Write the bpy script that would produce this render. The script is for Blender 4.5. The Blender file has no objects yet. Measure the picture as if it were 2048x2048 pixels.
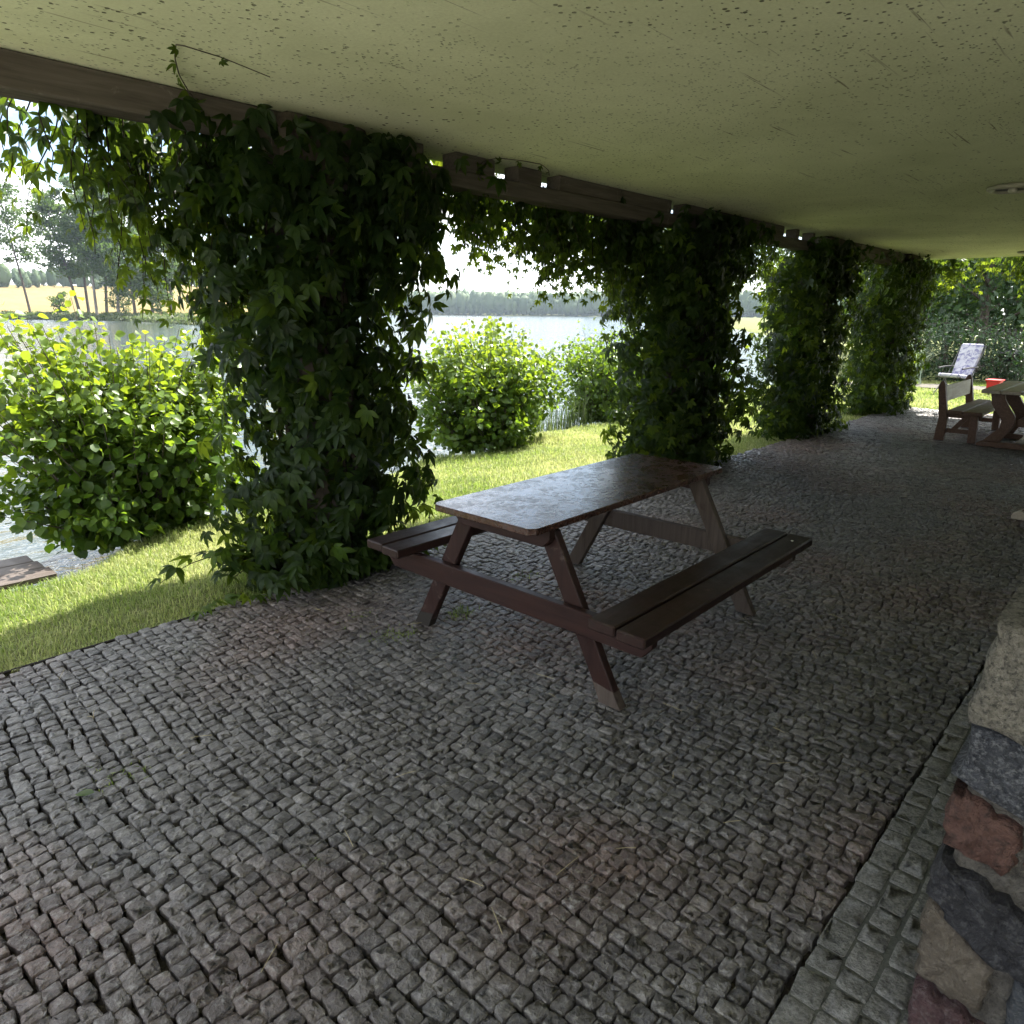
import bpy, bmesh, math, random
import numpy as np
from mathutils import Vector, Matrix

rng = np.random.default_rng(7)
random.seed(7)
scene = bpy.context.scene
C = scene.collection

# ------------------------------------------------------------------ camera
FW = np.array([0.70550729, 0.65479333, -0.27111834])
RT = np.array([0.6819129, -0.73138894, 0.0080626])
UP = np.array([0.19301362, 0.19056732, 0.96251225])
CAM = np.array([0.0, 0.0, 1.5845])
FPX = 1409.6 / 2048.0                       # focal length in image widths
cd = bpy.data.cameras.new("camera")
cam = bpy.data.objects.new("camera", cd)
C.objects.link(cam)
cd.sensor_width = 36.0
cd.lens = FPX * 36.0
cd.clip_start = 0.05
cd.clip_end = 6000.0
cam.matrix_world = Matrix(((RT[0], UP[0], -FW[0], CAM[0]),
                           (RT[1], UP[1], -FW[1], CAM[1]),
                           (RT[2], UP[2], -FW[2], CAM[2]),
                           (0, 0, 0, 1)))
scene.camera = cam

# ------------------------------------------------------------------ sky, sun, exposure
SUN = Vector((0.66, 0.035, 1.0)).normalized()
EL = math.asin(SUN.z)
AZ = math.atan2(SUN.y, SUN.x)
world = bpy.data.worlds.new("World")
scene.world = world
world.use_nodes = True
wn, wl = world.node_tree.nodes, world.node_tree.links
wn.clear()
wout = wn.new("ShaderNodeOutputWorld")
wbg = wn.new("ShaderNodeBackground")
wbg.inputs["Strength"].default_value = 0.068
sky = wn.new("ShaderNodeTexSky")
sky.sky_type = 'NISHITA'
sky.sun_disc = False
sky.sun_elevation = EL
sky.sun_rotation = math.pi / 2 - AZ
sky.air_density = 1.0
sky.dust_density = 0.4
wtc = wn.new("ShaderNodeTexCoord")
wmp = wn.new("ShaderNodeMapping")
wmp.inputs["Scale"].default_value = (1.6, 1.6, 4.2)
wmp.inputs["Location"].default_value = (0.35, 0.1, 0.0)
wns = wn.new("ShaderNodeTexNoise")
wns.inputs["Scale"].default_value = 1.5
wns.inputs["Detail"].default_value = 7.0
wns.inputs["Roughness"].default_value = 0.55
wrp = wn.new("ShaderNodeValToRGB")
wrp.color_ramp.elements[0].position = 0.44
wrp.color_ramp.elements[1].position = 0.58
wmx = wn.new("ShaderNodeMixRGB")
wmx.inputs[2].default_value = (15.5, 15.6, 15.9, 1)
wl.new(wtc.outputs["Generated"], wmp.inputs["Vector"])
wl.new(wmp.outputs[0], wns.inputs["Vector"])
wl.new(wns.outputs[0], wrp.inputs[0])
wl.new(wrp.outputs[0], wmx.inputs[0])
wl.new(sky.outputs[0], wmx.inputs[1])
wl.new(wmx.outputs[0], wbg.inputs["Color"])
wl.new(wbg.outputs[0], wout.inputs["Surface"])

sd = bpy.data.lights.new("sun", 'SUN')
sd.energy = 5.0
sd.angle = math.radians(0.53)
sd.color = (1.0, 0.95, 0.86)
sun = bpy.data.objects.new("sun", sd)
sun.rotation_euler = SUN.to_track_quat('Z', 'Y').to_euler()
sun.location = (20, 5, 30)
C.objects.link(sun)

vs = scene.view_settings
vs.view_transform = 'Standard'
vs.look = 'None'
vs.exposure = 2.15
vs.gamma = 1.0
vs.use_curve_mapping = False


# ------------------------------------------------------------------ helpers
def project(P):
    d = np.atleast_2d(np.asarray(P, float)) - CAM
    z = d @ FW
    zz = np.where(z > 0.05, z, 0.05)
    u = 0.5 + FPX * (d @ RT) / zz
    v = 0.5 - FPX * (d @ UP) / zz
    return u, v, z


def tag(o, label=None, cat=None, group=None, kind=None):
    if label: o["label"] = label
    if cat: o["category"] = cat
    if group: o["group"] = group
    if kind: o["kind"] = kind
    return o


def empty(name, loc, rz=0.0):
    o = bpy.data.objects.new(name, None)
    o.empty_display_size = 0.1
    C.objects.link(o)
    o.location = loc
    o.rotation_euler = (0, 0, rz)
    return o


def obj(name, me, mat=None, parent=None, loc=(0, 0, 0), rot=(0, 0, 0)):
    o = bpy.data.objects.new(name, me)
    C.objects.link(o)
    if mat and not me.materials:
        me.materials.append(mat)
    o.parent = parent
    o.location = loc
    o.rotation_euler = rot
    return o


def mesh_np(name, V, T, tint=None, smooth=False, mask=None):
    """V (n,3), T (m,k) with k = 3 or 4"""
    V = np.ascontiguousarray(V, np.float32)
    T = np.ascontiguousarray(T, np.int32)
    m, k = T.shape
    me = bpy.data.meshes.new(name)
    me.vertices.add(len(V))
    me.vertices.foreach_set("co", V.ravel())
    me.loops.add(m * k)
    me.loops.foreach_set("vertex_index", T.ravel())
    me.polygons.add(m)
    me.polygons.foreach_set("loop_start", np.arange(0, m * k, k, dtype=np.int32))
    me.polygons.foreach_set("loop_total", np.full(m, k, dtype=np.int32))
    if smooth:
        me.polygons.foreach_set("use_smooth", np.ones(m, dtype=bool))
    if mask is not None:
        me.polygons.foreach_set("use_smooth", np.ascontiguousarray(mask, dtype=bool))
    me.update(calc_edges=True)
    if tint is not None:
        a = me.attributes.new("tint", 'FLOAT', 'POINT')
        a.data.foreach_set("value", np.ascontiguousarray(tint, np.float32))
    return me


def from_bm(bm, name, smooth=False):
    me = bpy.data.meshes.new(name)
    bmesh.ops.recalc_face_normals(bm, faces=bm.faces)
    bm.to_mesh(me)
    bm.free()
    if smooth:
        for p in me.polygons: p.use_smooth = True
    return me


def box_me(name, lo, hi, bevel=0.0, seg=1):
    bm = bmesh.new()
    bmesh.ops.create_cube(bm, size=1.0)
    lo, hi = Vector(lo), Vector(hi)
    for v in bm.verts:
        v.co = Vector((lo[i] + (v.co[i] + 0.5) * (hi[i] - lo[i]) for i in range(3)))
    if bevel > 0:
        bmesh.ops.bevel(bm, geom=bm.edges[:] , offset=bevel, segments=seg, profile=0.5, affect='EDGES')
    return from_bm(bm, name)


def prism_me(name, poly, axis, lo, hi, bevel=0.0):
    """poly: 2D points in the two remaining axes (cyclic order), extruded along axis"""
    bm = bmesh.new()
    def mk(a, b, t):
        return {0: (t, a, b), 1: (a, t, b), 2: (a, b, t)}[axis]
    A = [bm.verts.new(mk(a, b, lo)) for a, b in poly]
    B = [bm.verts.new(mk(a, b, hi)) for a, b in poly]
    n = len(poly)
    bm.faces.new(A); bm.faces.new(B[::-1])
    for i in range(n):
        bm.faces.new((A[i], B[i], B[(i + 1) % n], A[(i + 1) % n]))
    bmesh.ops.recalc_face_normals(bm, faces=bm.faces)
    if bevel > 0:
        bmesh.ops.bevel(bm, geom=bm.edges[:], offset=bevel, segments=1, profile=0.5, affect='EDGES')
    return from_bm(bm, name)


def tube(pts, rad, sides=6):
    """numpy tube along pts (n,3), radii (n,) -> V, quads"""
    pts = np.asarray(pts, float); n = len(pts)
    rad = np.broadcast_to(np.asarray(rad, float), (n,))
    t = np.gradient(pts, axis=0)
    t /= np.linalg.norm(t, axis=1, keepdims=True) + 1e-9
    ref = np.where(np.abs(t[:, 2:3]) > 0.9, np.array([[1., 0, 0]]), np.array([[0, 0, 1.]]))
    a = np.cross(t, ref); a /= np.linalg.norm(a, axis=1, keepdims=True) + 1e-9
    b = np.cross(t, a)
    an = np.linspace(0, 2 * np.pi, sides, endpoint=False)
    V = pts[:, None] + rad[:, None, None] * (np.cos(an)[None, :, None] * a[:, None] + np.sin(an)[None, :, None] * b[:, None])
    Q = []
    for i in range(n - 1):
        for j in range(sides):
            k = (j + 1) % sides
            Q.append((i * sides + j, i * sides + k, (i + 1) * sides + k, (i + 1) * sides + j))
    return V.reshape(-1, 3), np.array(Q)


def merge(parts):
    Vs, Ts, off = [], [], 0
    for V, T in parts:
        Vs.append(V); Ts.append(T + off); off += len(V)
    return np.concatenate(Vs), np.concatenate(Ts)


def lathe_me(name, prof, sides=28, smooth=True):
    bm = bmesh.new()
    rings = []
    for r, z in prof:
        rings.append([bm.verts.new((r * math.cos(2 * math.pi * i / sides), r * math.sin(2 * math.pi * i / sides), z)) for i in range(sides)])
    for a, b in zip(rings[:-1], rings[1:]):
        for i in range(sides):
            j = (i + 1) % sides
            bm.faces.new((a[i], a[j], b[j], b[i]))
    bm.faces.new(rings[0][::-1]); bm.faces.new(rings[-1])
    return from_bm(bm, name, smooth)


# ------------------------------------------------------------------ materials
class M:
    def __init__(s, name, rough=0.6, spec=0.3, color=(0.5, 0.5, 0.5)):
        s.m = bpy.data.materials.new(name)
        s.m.use_nodes = True
        s.n, s.l = s.m.node_tree.nodes, s.m.node_tree.links
        s.p = s.n["Principled BSDF"]
        s.out = s.n["Material Output"]
        s.p.inputs["Roughness"].default_value = rough
        s.p.inputs["Specular IOR Level"].default_value = spec
        s.p.inputs["Base Color"].default_value = (*color, 1)
        s._tc = None

    def tc(s, scale=(1, 1, 1), which="Object", rot=(0, 0, 0)):
        if s._tc is None:
            s._tc = s.n.new("ShaderNodeTexCoord")
        mp = s.n.new("ShaderNodeMapping")
        mp.inputs["Scale"].default_value = scale
        mp.inputs["Rotation"].default_value = rot
        s.l.new(s._tc.outputs[which], mp.inputs["Vector"])
        return mp.outputs[0]

    def world(s, scale=(1, 1, 1), rot=(0, 0, 0)):
        g = s.n.new("ShaderNodeNewGeometry")
        mp = s.n.new("ShaderNodeMapping")
        mp.inputs["Scale"].default_value = scale
        mp.inputs["Rotation"].default_value = rot
        s.l.new(g.outputs["Position"], mp.inputs["Vector"])
        return mp.outputs[0]

    def noise(s, vec, scale, detail=4.0, rough=0.55, dist=0.0):
        t = s.n.new("ShaderNodeTexNoise")
        t.inputs["Scale"].default_value = scale
        t.inputs["Detail"].default_value = detail
        t.inputs["Roughness"].default_value = rough
        t.inputs["Distortion"].default_value = dist
        s.l.new(vec, t.inputs["Vector"])
        return t.outputs[0]

    def voro(s, vec, scale, out="Distance", feature='F1', rand=1.0):
        t = s.n.new("ShaderNodeTexVoronoi")
        t.feature = feature
        t.inputs["Scale"].default_value = scale
        t.inputs["Randomness"].default_value = rand
        s.l.new(vec, t.inputs["Vector"])
        return t.outputs[out]

    def ramp(s, fac, stops):
        r = s.n.new("ShaderNodeValToRGB")
        el = r.color_ramp.elements
        while len(el) < len(stops): el.new(0.5)
        for e, (p, c) in zip(el, stops):
            e.position = p
            e.color = (c, c, c, 1) if isinstance(c, (int, float)) else (*c, 1)
        s.l.new(fac, r.inputs[0])
        return r.outputs[0]

    def mix(s, fac, a, b, mode='MIX'):
        x = s.n.new("ShaderNodeMixRGB")
        x.blend_type = mode
        for i, v in ((0, fac), (1, a), (2, b)):
            if isinstance(v, (int, float)): x.inputs[i].default_value = v if i == 0 else (v, v, v, 1)
            elif isinstance(v, tuple): x.inputs[i].default_value = (*v, 1)
            else: s.l.new(v, x.inputs[i])
        return x.outputs[0]

    def math(s, op, a, b=0.0):
        x = s.n.new("ShaderNodeMath")
        x.operation = op
        for i, v in ((0, a), (1, b)):
            if isinstance(v, (int, float)): x.inputs[i].default_value = v
            else: s.l.new(v, x.inputs[i])
        return x.outputs[0]

    def attr(s, name="tint"):
        a = s.n.new("ShaderNodeAttribute")
        a.attribute_name = name
        return a.outputs["Fac"]

    def base(s, c): s.l.new(c, s.p.inputs["Base Color"]); return s
    def rough(s, c): s.l.new(c, s.p.inputs["Roughness"]); return s

    def bump(s, h, strength=0.5, dist=0.01, prev=None):
        b = s.n.new("ShaderNodeBump")
        b.inputs["Strength"].default_value = strength
        b.inputs["Distance"].default_value = dist
        s.l.new(h, b.inputs["Height"])
        if prev is not None: s.l.new(prev, b.inputs["Normal"])
        s.l.new(b.outputs[0], s.p.inputs["Normal"])
        return b.outputs[0]


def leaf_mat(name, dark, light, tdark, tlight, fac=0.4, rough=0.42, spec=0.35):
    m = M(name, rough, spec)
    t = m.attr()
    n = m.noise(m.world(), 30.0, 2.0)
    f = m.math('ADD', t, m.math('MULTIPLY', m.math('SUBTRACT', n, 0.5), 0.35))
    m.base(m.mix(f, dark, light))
    tr = m.n.new("ShaderNodeBsdfTranslucent")
    m.l.new(m.mix(f, tdark, tlight), tr.inputs["Color"])
    mx = m.n.new("ShaderNodeMixShader")
    mx.inputs[0].default_value = fac
    m.l.new(m.p.outputs[0], mx.inputs[1])
    m.l.new(tr.outputs[0], mx.inputs[2])
    m.l.new(mx.outputs[0], m.out.inputs["Surface"])
    return m.m


def wood_mat(name, c0, c1, c2, axis=0, rough=(0.35, 0.6), scale=1.0, spec=0.35, wear=0.62):
    m = M(name, 0.5, spec)
    sc = [14 * scale] * 3
    sc[axis] = 0.9 * scale
    v = m.tc(tuple(sc))
    g = m.noise(v, 3.0, 6.0, 0.6, 0.6)
    col = m.mix(m.ramp(g, [(0.3, 0.0), (0.7, 1.0)]), c0, c1)
    w = m.noise(m.tc((3, 3, 3)), 2.5, 7.0, 0.7, 0.4)
    col = m.mix(m.ramp(w, [(wear, 0.0), (wear + 0.14, 1.0)]), col, c2)
    m.base(col)
    m.rough(m.ramp(w, [(0.3, rough[0]), (0.75, rough[1])]))
    m.bump(g, 0.35, 0.004)
    return m.m


MT = {}
# cobbles: grey granite, a little brownish or reddish from stone to stone
m = M("cobble_granite", 0.55, 0.5)
t = m.attr()
fine = m.noise(m.world(), 120.0, 5.0, 0.65)
med = m.noise(m.world(), 46.0, 5.0, 0.68)
big = m.noise(m.world(), 0.75, 2.0, 0.5)
col = m.ramp(t, [(0.0, (0.084, 0.079, 0.075)), (0.5, (0.140, 0.133, 0.126)), (1.0, (0.225, 0.214, 0.204))])
col = m.mix(m.ramp(big, [(0.47, 0.0), (0.62, 0.9)]), col, m.mix(1.0, col, (1.12, 0.84, 0.76), 'MULTIPLY'))
col = m.mix(m.ramp(fine, [(0.35, 0.0), (0.62, 1.0)]), m.mix(1.0, col, 0.55, 'MULTIPLY'), col)
col = m.mix(m.ramp(med, [(0.30, 0.75), (0.46, 0.0)]), col, (0.05, 0.047, 0.044))
col = m.mix(m.ramp(med, [(0.53, 0.0), (0.68, 0.8)]), col, (0.30, 0.29, 0.275))
m.base(col)
m.rough(m.ramp(med, [(0.3, 0.27), (0.7, 0.5)]))
b1 = m.bump(med, 1.0, 0.016)
m.bump(fine, 0.8, 0.004, b1)
MT['cobble'] = m.m
m = M("joint_soil", 0.95, 0.1)
n = m.noise(m.world(), 60.0, 5.0, 0.7)
moss = m.noise(m.world(), 1.3, 4.0, 0.6)
m.base(m.mix(m.ramp(moss, [(0.52, 0.0), (0.66, 0.8)]), m.ramp(n, [(0.3, (0.022, 0.019, 0.016)), (0.75, (0.06, 0.052, 0.044))]), (0.045, 0.06, 0.018)))
m.bump(n, 0.8, 0.01)
MT['soil'] = m.m
m = M("concrete_block", 0.85, 0.2)
fine = m.noise(m.world(), 130.0, 5.0, 0.7)
med = m.noise(m.world(), 40.0, 5.0, 0.68)
t = m.attr()
col = m.ramp(t, [(0.0, (0.15, 0.15, 0.142)), (1.0, (0.24, 0.238, 0.226))])
col = m.mix(m.ramp(fine, [(0.36, 0.0), (0.6, 1.0)]), m.mix(1.0, col, 0.5, 'MULTIPLY'), col)
col = m.mix(m.ramp(med, [(0.32, 0.7), (0.47, 0.0)]), col, (0.055, 0.055, 0.05))
col = m.mix(m.ramp(med, [(0.55, 0.0), (0.7, 0.7)]), col, (0.28, 0.277, 0.265))
m.base(col)
b1 = m.bump(med, 0.9, 0.012)
m.bump(fine, 0.8, 0.004, b1)
MT['block'] = m.m
m = M("block_mortar", 0.9, 0.15)
n = m.noise(m.world(), 90.0, 4.0, 0.7)
m.base(m.ramp(n, [(0.3, (0.06, 0.064, 0.058)), (0.7, (0.12, 0.125, 0.112))]))
m.bump(n, 0.6, 0.005)
MT['mortar'] = m.m

# ceiling: cream plastered concrete, green lawn bounce put into its colour, with open pits, hairline cracks and scratches
m = M("pitted_concrete_ceiling", 0.85, 0.15)
w = m.world()
wob = m.noise(w, 9.0, 3.0)
gate = m.noise(w, 0.9, 3.0, 0.6)
pit1 = m.ramp(m.voro(w, 21.0), [(0.14, 1.0), (0.20, 0.0)])
cell1 = m.n.new("ShaderNodeSeparateColor")
m.l.new(m.voro(w, 21.0, "Color"), cell1.inputs[0])
pit1 = m.math('MULTIPLY', pit1, m.math('GREATER_THAN', cell1.outputs[0], 0.36))
pit2 = m.ramp(m.voro(m.world((1, 1.7, 1)), 33.0), [(0.17, 1.0), (0.23, 0.0)])
cell2 = m.n.new("ShaderNodeSeparateColor")
m.l.new(m.voro(m.world((1, 1.7, 1)), 33.0, "Color"), cell2.inputs[0])
pit2 = m.math('MULTIPLY', pit2, m.math('GREATER_THAN', cell2.outputs[1], 0.38))
pit2 = m.math('MULTIPLY', pit2, m.ramp(gate, [(0.36, 0.0), (0.5, 1.0)]))
pit1 = m.math('MULTIPLY', pit1, m.ramp(m.noise(w, 0.7, 3.0, 0.6), [(0.34, 0.35), (0.52, 1.0)]))
pits = m.math('MAXIMUM', pit1, m.math('MULTIPLY', pit2, 0.75))
scr = m.voro(m.world((0.55, 11.0, 1), (0, 0, 0.22)), 1.0, "Distance", 'DISTANCE_TO_EDGE')
scr2 = m.noise(m.world((1.2, 46.0, 1), (0, 0, 0.1)), 1.0, 3.0, 0.5)
scrm = m.math('MULTIPLY', m.ramp(scr2, [(0.66, 0.0), (0.70, 1.0)]), m.ramp(m.noise(w, 1.7, 2.0), [(0.5, 0.0), (0.6, 1.0)]))
stain = m.noise(w, 1.1, 6.0, 0.6, 0.5)
col = m.mix(m.ramp(stain, [(0.35, 0.0), (0.7, 1.0)]), (0.65, 0.675, 0.45), (0.81, 0.83, 0.585))
col = m.mix(m.ramp(m.noise(w, 70.0, 4.0, 0.7), [(0.4, 0.0), (0.7, 0.35)]), col, (0.50, 0.50, 0.31))
col = m.mix(m.math('MULTIPLY', scrm, 0.75), col, (0.2, 0.18, 0.11))
col = m.mix(m.math('MULTIPLY', pits, 0.85), col, (0.055, 0.05, 0.03))
m.base(col)
b1 = m.bump(m.math('SUBTRACT', 1.0, pits), 0.8, 0.008)
m.bump(m.noise(w, 35.0, 4.0, 0.6), 0.25, 0.004, b1)
MT['ceiling'] = m.m
m = M("roof_concrete", 0.9, 0.15)
n = m.noise(m.world(), 6.0, 6.0, 0.65)
m.base(m.ramp(n, [(0.3, (0.2, 0.19, 0.17)), (0.7, (0.34, 0.33, 0.3))]))
m.bump(n, 0.5, 0.01)
MT['concrete'] = m.m
m = M("weathered_column", 0.9, 0.15)
n = m.noise(m.world(), 9.0, 6.0, 0.65)
m.base(m.ramp(n, [(0.3, (0.045, 0.036, 0.029)), (0.7, (0.10, 0.083, 0.068))]))
m.bump(n, 0.7, 0.015)
MT['column'] = m.m
m = M("house_render", 0.9, 0.1)
n = m.noise(m.world(), 3.0, 6.0, 0.65)
m.base(m.ramp(n, [(0.3, (0.36, 0.34, 0.29)), (0.7, (0.44, 0.42, 0.36))]))
m.bump(n, 0.3, 0.01)
MT['render'] = m.m

MT['beam'] = wood_mat("weathered_beam", (0.060, 0.050, 0.042), (0.115, 0.100, 0.086), (0.20, 0.185, 0.165), 0, (0.7, 0.9), 1.0, 0.15, 0.6)
MT['stain'] = wood_mat("dark_stained_wood", (0.013, 0.0065, 0.0055), (0.028, 0.013, 0.0105), (0.12, 0.09, 0.075), 0, (0.34, 0.6), 1.0, 0.3, 0.61)
MT['stain_y'] = wood_mat("dark_stained_wood_cross", (0.015, 0.007, 0.006), (0.031, 0.0135, 0.011), (0.085, 0.06, 0.05), 1, (0.4, 0.65), 1.0, 0.22, 0.62)
MT['stain_z'] = wood_mat("dark_stained_wood_upright", (0.015, 0.007, 0.006), (0.030, 0.013, 0.0105), (0.12, 0.09, 0.075), 2, (0.4, 0.65), 1.0, 0.22, 0.61)
MT['raw'] = wood_mat("bare_worn_wood", (0.045, 0.034, 0.028), (0.085, 0.067, 0.056), (0.03, 0.016, 0.012), 2, (0.6, 0.85), 1.0, 0.2, 0.6)
MT['rustic'] = wood_mat("rustic_brown_wood", (0.085, 0.045, 0.028), (0.15, 0.085, 0.055), (0.2, 0.15, 0.11), 0, (0.4, 0.7), 1.0, 0.3, 0.62)
MT['rustic_pale'] = wood_mat("sun_bleached_wood", (0.26, 0.22, 0.17), (0.38, 0.33, 0.26), (0.2, 0.14, 0.09), 0, (0.4, 0.65), 1.0, 0.3, 0.62)
MT['dock'] = wood_mat("wet_dock_boards", (0.05, 0.04, 0.035), (0.10, 0.08, 0.07), (0.22, 0.2, 0.19), 0, (0.45, 0.7), 1.0, 0.3, 0.62)

# table top: one varnished sheet, dull mould-like blotches in the varnish
m = M("varnished_table_board", 0.3, 0.55)
w = m.tc()
n1 = m.noise(w, 42.0, 6.0, 0.75, 0.5)
n2 = m.noise(w, 10.0, 7.0, 0.72, 0.4)
n3 = m.noise(m.tc((2, 16, 2)), 4.0, 5.0, 0.6)
col = m.mix(m.ramp(n3, [(0.3, 0.0), (0.7, 1.0)]), (0.038, 0.017, 0.013), (0.075, 0.036, 0.027))
col = m.mix(m.ramp(n1, [(0.48, 0.0), (0.62, 0.75)]), col, (0.030, 0.018, 0.016))
col = m.mix(m.ramp(n2, [(0.58, 0.0), (0.75, 0.5)]), col, (0.15, 0.09, 0.07))
m.base(col)
m.rough(m.math('ADD', m.ramp(n1, [(0.42, 0.10), (0.58, 0.24)]), m.ramp(n2, [(0.40, 0.0), (0.62, 0.20)])))
m.bump(n1, 0.2, 0.003)
m.p.inputs['Coat Weight'].default_value = 0.25
m.p.inputs['Coat Roughness'].default_value = 0.22
MT['tabletop'] = m.m

# ground
m = M("lawn_soil", 0.95, 0.1)
n = m.noise(m.world(), 1.4, 5.0, 0.6)
n2 = m.noise(m.world(), 40.0, 4.0, 0.7)
col = m.mix(m.ramp(n, [(0.35, 0.0), (0.65, 1.0)]), (0.075, 0.10, 0.028), (0.14, 0.145, 0.06))
col = m.mix(m.ramp(n2, [(0.45, 0.0), (0.7, 0.6)]), col, (0.11, 0.10, 0.045))
m.base(col)
m.bump(n2, 0.8, 0.02)
MT['ground'] = m.m
m = M("ripe_wheat", 0.9, 0.1)
n = m.noise(m.world((0.4, 0.12, 1)), 0.35, 5.0, 0.6)
m.base(m.ramp(n, [(0.3, (0.14, 0.105, 0.042)), (0.7, (0.20, 0.155, 0.062))]))
MT['wheat'] = m.m
m = M("worn_path", 0.9, 0.1)
n = m.noise(m.world(), 5.0, 5.0, 0.6)
m.base(m.ramp(n, [(0.3, (0.09, 0.085, 0.07)), (0.7, (0.14, 0.13, 0.11))]))
MT['path'] = m.m
m = M("pale_bounce_ground", 0.9, 0.1)  # added ground out of view, kept pale to throw light upwards
n = m.noise(m.world(), 40.0, 5.0, 0.7)
m.base(m.ramp(n, [(0.3, (0.50, 0.48, 0.38)), (0.7, (0.64, 0.61, 0.50))]))
m.bump(n, 0.6, 0.01)
MT['bounce_ground'] = m.m
m = M("lake_water", 0.06, 0.5, (0.028, 0.038, 0.034))
m.p.inputs["IOR"].default_value = 1.33
wv = m.noise(m.world((1.0, 1.7, 1), (0, 0, 0.5)), 2.2, 4.0, 0.6, 0.4)
wv2 = m.noise(m.world((1.0, 2.0, 1), (0, 0, 0.8)), 0.35, 3.0, 0.6)
b1 = m.bump(wv, 0.38, 0.12)
m.bump(wv2, 0.35, 0.5, b1)
MT['water'] = m.m
m = M("bark", 0.9, 0.1)
n = m.noise(m.world((1, 1, 0.25)), 12.0, 5.0, 0.6)
m.base(m.ramp(n, [(0.3, (0.045, 0.036, 0.03)), (0.7, (0.13, 0.11, 0.095))]))
m.bump(n, 0.6, 0.02)
MT['bark'] = m.m
m = M("dark_vine_bark", 0.9, 0.1)
n = m.noise(m.world((1, 1, 0.25)), 20.0, 4.0, 0.6)
m.base(m.ramp(n, [(0.3, (0.016, 0.012, 0.009)), (0.7, (0.045, 0.036, 0.028))]))
MT['vine_bark'] = m.m
m = M("pale_bark", 0.9, 0.1)
n = m.noise(m.world((1, 1, 0.4)), 3.0, 5.0, 0.6)
m.base(m.ramp(n, [(0.3, (0.12, 0.11, 0.10)), (0.7, (0.28, 0.265, 0.24))]))
MT['pale_bark'] = m.m
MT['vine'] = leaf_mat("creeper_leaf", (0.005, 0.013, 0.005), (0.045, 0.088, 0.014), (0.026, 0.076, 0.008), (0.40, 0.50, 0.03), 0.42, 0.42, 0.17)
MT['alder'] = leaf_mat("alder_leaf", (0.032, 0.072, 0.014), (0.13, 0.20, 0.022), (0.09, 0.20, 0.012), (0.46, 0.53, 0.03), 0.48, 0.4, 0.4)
MT['tree'] = leaf_mat("tree_leaf", (0.035, 0.065, 0.022), (0.085, 0.125, 0.04), (0.06, 0.13, 0.02), (0.2, 0.3, 0.05), 0.35, 0.5, 0.3)
MT['lush'] = leaf_mat("lush_leaf", (0.03, 0.07, 0.016), (0.10, 0.16, 0.025), (0.08, 0.2, 0.015), (0.38, 0.5, 0.04), 0.45, 0.45, 0.3)
MT['dim'] = leaf_mat("dark_shrub_leaf", (0.02, 0.045, 0.018), (0.05, 0.085, 0.03), (0.03, 0.08, 0.015), (0.08, 0.15, 0.03), 0.3, 0.4, 0.4)
MT['forest'] = leaf_mat("forest_leaf", (0.040, 0.070, 0.030), (0.10, 0.14, 0.055), (0.03, 0.06, 0.02), (0.09, 0.14, 0.04), 0.25, 0.6, 0.2)
MT['grass'] = leaf_mat("grass_blade", (0.10, 0.15, 0.035), (0.36, 0.37, 0.16), (0.20, 0.31, 0.03), (0.56, 0.58, 0.22), 0.46, 0.5, 0.3)
MT['reed'] = leaf_mat("reed_blade", (0.055, 0.085, 0.03), (0.16, 0.17, 0.08), (0.08, 0.14, 0.03), (0.2, 0.25, 0.08), 0.35, 0.5, 0.3)
MT['silver'] = leaf_mat("silver_grass", (0.16, 0.22, 0.17), (0.34, 0.4, 0.32), (0.15, 0.22, 0.12), (0.3, 0.36, 0.22), 0.4, 0.5, 0.3)


def stone_mat(name, a, b, c, sc=18.0, speck=90.0):
    m = M(name, 0.7, 0.3)
    w = m.tc()
    n = m.noise(w, sc, 6.0, 0.65, 0.5)
    f = m.noise(w, speck, 4.0, 0.7)
    col = m.mix(m.ramp(n, [(0.35, 0.0), (0.65, 1.0)]), a, b)
    col = m.mix(m.ramp(f, [(0.5, 0.0), (0.64, 0.8)]), col, c)
    m.base(col)
    b1 = m.bump(n, 1.0, 0.03)
    m.bump(f, 0.9, 0.006, b1)
    return m.m
MT['st_pale'] = stone_mat("pale_granite", (0.13, 0.12, 0.10), (0.27, 0.25, 0.21), (0.025, 0.024, 0.022), 70.0, 95.0)
MT['st_grey'] = stone_mat("blue_grey_granite", (0.022, 0.024, 0.032), (0.085, 0.09, 0.105), (0.20, 0.205, 0.22), 75.0, 110.0)
MT['st_red'] = stone_mat("red_granite", (0.061, 0.030, 0.024), (0.098, 0.053, 0.043), (0.024, 0.015, 0.013), 16.0, 60.0)
MT['st_dark'] = stone_mat("dark_slate", (0.011, 0.011, 0.014), (0.024, 0.024, 0.028), (0.057, 0.057, 0.061), 14.0, 70.0)
MT['st_tan'] = stone_mat("tan_sandstone", (0.065, 0.053, 0.041), (0.098, 0.082, 0.065), (0.131, 0.115, 0.094), 12.0, 90.0)
MT['st_purple'] = stone_mat("purple_granite", (0.041, 0.022, 0.024), (0.074, 0.041, 0.043), (0.106, 0.082, 0.082), 22.0, 70.0)
MT['st_blue'] = stone_mat("blue_slate", (0.030, 0.035, 0.041), (0.045, 0.049, 0.057), (0.082, 0.082, 0.086), 10.0, 100.0)
MT['wallmortar'] = stone_mat("wall_mortar", (0.069, 0.063, 0.055), (0.110, 0.102, 0.090), (0.045, 0.041, 0.037), 30.0, 120.0)
m = M("black_enamel", 0.3, 0.5, (0.012, 0.012, 0.013)); MT['black'] = m.m
m = M("black_iron", 0.45, 0.5, (0.02, 0.02, 0.02)); MT['iron'] = m.m
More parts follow.
